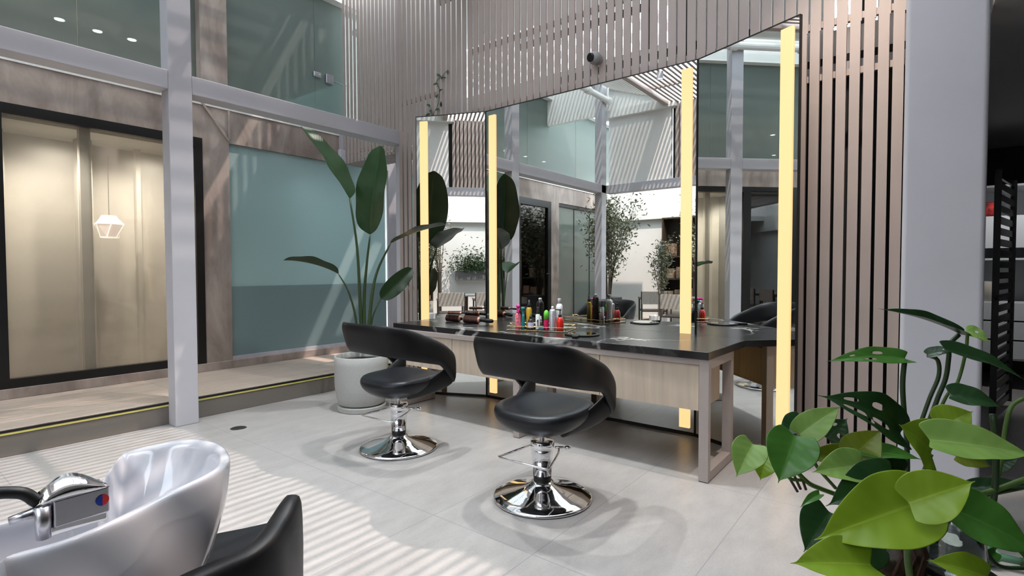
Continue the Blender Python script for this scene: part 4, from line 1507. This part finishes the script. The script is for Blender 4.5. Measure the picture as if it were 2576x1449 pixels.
for i, (b_, t_, w_, dpt, mt, nr, pl, fo_, dr_) in enumerate(PL):
    dtip = dpt - 0.02
    B = at_depth(*cp(*b_), dpt)
    T = at_depth(*cp(*t_), dtip)
    leaf('leaf', B, T, w_ * WPX / FPX * dpt * 1.28, camdir(*nr), M[mt], pl, 'heart', fo_, dr_, holes=HOLES.get(i, ()), wave=0.06, nl=14, nw=8)
M['leafstem'] = M['stem']
PS = [
    ([(985, 370), (975, 480), (980, 600), (995, 760), (1000, 1000)], .96, .0042, 'stem_dark', mo),
    ([(1256, 242), (1212, 290), (1205, 360), (1190, 460), (1150, 560), (1100, 700)], 1.0, .0040, 'stem_dark', mo),
    ([(1300, 225), (1290, 330), (1250, 480), (1200, 540), (1160, 620)], 1.0, .0028, 'stem', po),
    ([(1102, 346), (1150, 370), (1155, 450), (1110, 560), (1060, 700)], .99, .0035, 'stem_dark', mo),
    ([(1582, 560), (1520, 600), (1490, 700), (1470, 860), (1440, 1000)], .90, .0035, 'stem', po),
    ([(1425, 640), (1440, 800), (1440, 960), (1425, 1100), (1400, 1170)], .84, .0045, 'stem_dark', mo),
    ([(490, 750), (510, 820), (545, 900), (640, 1010)], .92, .0030, 'stem', po),
    ([(400, 800), (430, 900), (500, 980), (560, 1010), (640, 1040)], .94, .0040, 'stem', po),
    ([(385, 900), (410, 960), (480, 970)], .94, .0030, 'stem', po),
    ([(720, 850), (780, 980), (900, 1100), (1100, 1180)], .92, .0030, 'stem', po),
    ([(1120, 840), (1090, 900), (1060, 1000), (1060, 1120), (1180, 1220)], .90, .0030, 'stem', po),
    ([(1040, 1090), (1020, 1200), (1000, 1330), (1010, 1449)], .84, .0050, 'stem', po),
    ([(1000, 1090), (1200, 1060), (1400, 1030), (1600, 960)], .84, .0045, 'stem', po),
    ([(1190, 1200), (1230, 1120), (1300, 1060), (1400, 1040), (1600, 1000)], .95, .0045, 'stem_dark', mo),
    ([(1150, 1290), (1190, 1200), (1130, 1100), (1040, 1090)], .96, .0045, 'stem_dark', po),
    ([(1350, 1200), (1390, 1320), (1460, 1400), (1600, 1410)], .97, .0040, 'stem_dark', mo),
    ([(810, 1400), (850, 1430), (900, 1470)], .8, .0045, 'stem', po),
    ([(850, 850), (835, 900), (840, 960), (960, 1100)], .9, .003, 'stem', po),
    ([(780, 860), (800, 920), (830, 960), (940, 1080)], .92, .003, 'stem_dark', mo),
]
for pts, dpt, r_, mt, pl in PS:
    q = smooth_path([at_depth(*cp(*p), dpt) for p in pts], 5)
    place(MB().tube(q, r_, 8).build('stem', M[mt], None, smooth=True), pl)
for pts in ([(410, 960), (450, 1028)], [(435, 950), (465, 1015)], [(470, 955), (492, 1018)]):
    place(MB().tube([at_depth(*cp(*p), .94) for p in pts], 0.0022, 6).build('root', M['root'], None), po)
# green bottle on the floor by the column
gb = at_z(2476, 1392, 0.045)
t = thing('green_glass_bottle', 'green glass bottle lying on the floor in front of the big white column', 'bottle', (gb.x, gb.y, 0.044))
MB().tube([(-0.01, 0.07, 0), (-0.008, 0.06, 0), (0.0, -0.02, 0)], [0.030, 0.042, 0.042], 24).tube([(0.0, -0.02, 0), (0.004, -0.05, 0), (0.008, -0.11, 0)], [0.042, 0.016, 0.014], 20).build('bottle_body', mat('green_glass_bottle', (0.20, 0.45, 0.28), 0.05, trans=0.5), t, smooth=True)
MB().tube([(0.008, -0.108, 0), (0.010, -0.125, 0)], 0.016, 16).build('cap', M['stem_dark'], t)


# ------------------------------------------------------------------ dark passage right: slatted gate and white cabinet
t = thing('slatted_gate', 'tall black slatted gate leaf standing open in the dark passage', 'gate', (5.6, -0.46, 0))
ga, gb2 = Vector((0, 0.03, 0)), Vector((0.75, -0.13, 0))
g_ = MB()
g_.obox(ga + Vector((0, 0, 0.05)), ga + Vector((0, 0, 1.98)), 0.04, 0.04, (1, 0, 0))
g_.obox(gb2 + Vector((0, 0, 0.05)), gb2 + Vector((0, 0, 1.98)), 0.04, 0.04, (1, 0, 0))
g_.build('frame', M['black'], t)
g_ = MB()
for k_ in range(22):
    z = 0.10 + k_ * 0.088
    g_.obox(ga + Vector((0, 0, z)), gb2 + Vector((0, 0, z)), 0.02, 0.052)
g_.build('slat', M['black'], t)
MB().obox((0.3, -0.05, 0.98), (-0.12, 0.03, 0.98), 0.02, 0.02).build('latch', M['black'], t)
t = thing('wall_cabinet', 'white shelf cabinet with doors and drawers in the dark passage', 'cabinet', (7.2, -0.66, 0))
wc = mat('cabinet_white', (0.62, 0.64, 0.66), 0.5)
g_ = MB().box(0, 0.5, -0.30, -0.28, 0.3, 2.05).box(0, 0.5, 0.28, 0.30, 0.3, 2.05).box(0.48, 0.5, -0.28, 0.28, 0.3, 2.05)
for z in (0.30, 0.86, 1.30, 1.72, 2.03):
    g_.box(0, 0.5, -0.28, 0.28, z, z + 0.02)
g_.build('carcass', wc, t)
MB().box(-0.02, 0, -0.30, 0.30, 1.42, 1.74).build('door', wc, t, bevel=0.002)
for z in (0.32, 0.51, 0.70):
    MB().box(-0.02, 0, -0.30, 0.30, z, z + 0.175).build('drawer', wc, t, bevel=0.002)
t = thing('red_bag', 'small red and white bag on the top shelf of the white cabinet', 'bag', (7.35, -0.50, 1.74))
MB().ball((0, 0, 0.08), 0.09, 8, 0.9).build('bag_body', mat('red_cloth', (0.35, 0.02, 0.02), 0.7, noise=0.9, scale=25), t, smooth=True)
t = thing('paper_roll', 'pale roll container on the middle shelf of the white cabinet', 'container', (7.35, -0.50, 0.88))
MB().lathe([(0.06, 0), (0.062, 0.20), (0.055, 0.205), (0.001, 0.205)], n=24).build('container_body', M['interior'], t, smooth=True)

# ------------------------------------------------------------------ back terrace seen in the mirrors


def shrub(name, label, base, height, spread, nleaf, lmat, cat='tree', seed=1, potr=0.2, poth=0.4, potmat=None, square=False, nb=9, lsize=0.05, start=0.25):
    random.seed(seed)
    t = thing(name, label, cat, base)
    if potr:
        if square:
            MB().box(-potr, potr, -potr, potr, 0, poth).build('pot', potmat, t, bevel=0.01)
        else:
            MB().lathe([(potr * .8, 0), (potr, 0.03), (potr * 1.03, poth), (potr * .95, poth), (potr * .94, poth - .03), (0.001, poth - 0.03)], n=32).build('pot', potmat, t, smooth=False)
    bmb = MB()
    lv = bmesh.new()
    tips = []
    for i in range(nb):
        a = random.uniform(0, 6.28)
        r = spread * random.uniform(0.2, 1)
        h = poth + (height - poth) * random.uniform(0.65, 1.0)
        p0 = Vector((0.03 * math.cos(a), 0.03 * math.sin(a), poth - 0.05))
        p1 = Vector((r * 0.25 * math.cos(a), r * 0.25 * math.sin(a), poth + (h - poth) * 0.4))
        p2 = Vector((r * 0.7 * math.cos(a + .2), r * 0.7 * math.sin(a + .2), poth + (h - poth) * 0.75))
        p3 = Vector((r * math.cos(a + .3), r * math.sin(a + .3), h))
        path = smooth_path([p0, p1, p2, p3], 5)
        bmb.tube(path, [0.012 * (1 - 0.85 * k / (len(path) - 1)) for k in range(len(path))], 6)
        tips.append(path)
    for i in range(nleaf):
        path = random.choice(tips)
        k = int((start + (1 - start) * random.random() ** 0.7) * (len(path) - 1))
        c = path[k] + Vector((random.gauss(0, 1), random.gauss(0, 1), random.gauss(0, 1))) * spread * 0.16
        d = Vector((random.gauss(0, 1), random.gauss(0, 1), random.gauss(0, 1) + .3)).normalized()
        s = d.orthogonal().normalized()
        s = (Matrix.Rotation(random.uniform(0, 6.28), 3, d) @ s)
        L = lsize * random.uniform(0.7, 1.3)
        w = L * 0.16
        vs = [lv.verts.new(c), lv.verts.new(c + d * L * .5 + s * w), lv.verts.new(c + d * L), lv.verts.new(c + d * L * .5 - s * w)]
        lv.faces.new(vs)
    bmb.build('branches', mat('bark_' + name, (0.12, 0.085, 0.06), 0.8), t, smooth=True)
    me = bpy.data.meshes.new('foliage')
    lv.to_mesh(me)
    lv.free()
    me.materials.append(lmat)
    lo = bpy.data.objects.new('foliage', me)
    C.objects.link(lo)
    lo.parent = t
    lo['kind'] = 'stuff'
    return t


olive = mat('olive_foliage', (0.16, 0.17, 0.10), 0.35)
silvery = mat('pale_foliage', (0.26, 0.27, 0.19), 0.35)
shrub('olive_tree', 'tall airy olive tree in a dark square planter, reflected in the middle mirror', (-1.95, 5.02, 0.18), 2.62, 0.72, 3200, olive, seed=4, potr=0.2, poth=0.5, potmat=mat('dark_planter', (0.08, 0.08, 0.08), 0.6), square=True, nb=18, lsize=0.085, start=0.28)
shrub('small_olive_tree', 'young sparse olive tree in a round white pot, reflected in the middle mirror', (-1.75, 3.85, 0.0), 1.95, 0.38, 900, olive, seed=9, potr=0.2, poth=0.38, potmat=M['plaster'], nb=6, lsize=0.07, start=0.35)
shrub('bamboo_shrub', 'thin leafy bamboo shrub against the white wall, reflected in the left mirror', (-2.65, 3.52, 0.0), 2.75, 0.28, 560, silvery, seed=12, potr=0.15, poth=0.3, potmat=M['pot'], nb=10, lsize=0.08, start=0.4)
tp = thing('wall_trough', 'dark wall trough crowded with bushy green plants, reflected in the left mirror', 'planter', (-3.30, 2.75, 1.12))
MB().box(-0.10, 0.10, -0.40, 0.40, -0.12, 0.10).build('trough', mat('trough_grey', (0.16, 0.16, 0.16), 0.6), tp, bevel=0.01)
random.seed(21)
lv = bmesh.new()
for i in range(1500):
    c = Vector((random.uniform(-0.05, 0.22), random.gauss(0, 0.24), 0.08 + abs(random.gauss(0, 0.22))))
    d = Vector((random.gauss(0.3, 1), random.gauss(0, 1), random.gauss(0, 1))).normalized()
    s = d.orthogonal().normalized()
    L = random.uniform(0.05, 0.10)
    vs = [lv.verts.new(c), lv.verts.new(c + d * L * .5 + s * L * .16), lv.verts.new(c + d * L), lv.verts.new(c + d * L * .5 - s * L * .16)]
    lv.faces.new(vs)
me = bpy.data.meshes.new('foliage')
lv.to_mesh(me)
lv.free()
me.materials.append(mat('trough_foliage', (0.045, 0.085, 0.035), 0.4))
lo = bpy.data.objects.new('foliage', me)
C.objects.link(lo)
lo.parent = tp
lo['kind'] = 'stuff'

dw = mat('dark_wood', (0.07, 0.05, 0.04), 0.5)
t = thing('cafe_table', 'small square cafe table on a dark pedestal between two armchairs', 'table', (-2.15, 3.0, 0.0))
MB().box(-0.33, 0.33, -0.33, 0.33, 0.70, 0.73).build('tabletop', mat('table_top', (0.35, 0.34, 0.33), 0.4), t, bevel=0.004)
MB().lathe([(0.035, 0.02), (0.035, 0.70)], n=16).build('pedestal', dw, t)
MB().lathe([(0.22, 0), (0.22, 0.015), (0.04, 0.03)], n=28).build('base', dw, t)


def armchair(label, loc, rz):
    t = thing('wooden_armchair', label, 'armchair', loc, rz, 'wooden armchairs at the cafe table')
    for x in (-0.24, 0.24):
        for y in (-0.24, 0.24):
            MB().tube([(x, y, 0), (x, y, 0.66 if y > 0 else 0.80)], 0.016, 8).build('leg', dw, t)
        MB().obox((x, -0.26, 0.66), (x, 0.28, 0.66), 0.05, 0.025).build('armrest', dw, t)
    MB().box(-0.24, 0.24, -0.24, 0.24, 0.40, 0.43).build('seat', dw, t, bevel=0.008)
    MB().box(-0.24, 0.24, -0.265, -0.235, 0.55, 0.80).build('backrest', mat('woven_cane', (0.40, 0.36, 0.32), 0.8, noise=0.3, scale=80), t, bevel=0.005)
    return t


armchair('dark wooden armchair nearer the planter side of the cafe table, reflected in the left mirror', (-1.38, 3.36, 0.0), math.radians(90))
armchair('dark wooden armchair nearer the camera side of the cafe table, reflected in the left mirror', (-1.38, 2.66, 0.0), math.radians(90))
armchair('dark wooden armchair beside the white potted tree, reflected in the middle mirror', (-2.45, 4.30, 0.0), math.radians(60))

cb = thing('display_cabinet', 'dark built-in display cabinet with shelves above a cream door, in the back wall', 'cabinet', (-3.4, 4.02, 0.0))
MB().box(0.0, 0.04, -0.36, 0.36, 0.55, 2.30).build('back_panel', mat('cabinet_dark', (0.022, 0.015, 0.012), 0.4), cb)
g_ = MB()
for z in (0.55, 1.02, 1.48, 2.28):
    g_.box(0.04, 0.32, -0.36, 0.36, z, z + 0.03)
g_.box(0.04, 0.32, -0.36, -0.33, 0.58, 2.28).box(0.04, 0.32, 0.33, 0.36, 0.58, 2.28)
g_.build('shelf', mat('cabinet_shelf', (0.05, 0.035, 0.022), 0.5), cb)
MB().box(0.0, 0.33, -0.36, 0.36, 0.0, 0.55).build('door', M['interior'], cb, bevel=0.003)
random.seed(5)
for i, (y, z) in enumerate(((0.22, 0.58), (0.0, 0.58), (-0.22, 0.58), (0.2, 1.05), (-0.03, 1.05), (0.2, 1.51))):
    w = 0.09
    bx = tag(MB().box(-w, w, -w, w, 0, 0.20 + 0.03 * (i % 3)).build('storage_box', mat('box_tan_%d' % i, (0.22 + .03 * (i % 3), 0.17, 0.11), 0.7), loc=(-3.2, 4.02 + y, z + 0.001), bevel=0.005),
             'small tan box on the dark cabinet shelves, reflected in the middle mirror', 'box', 'boxes on the display cabinet shelves')
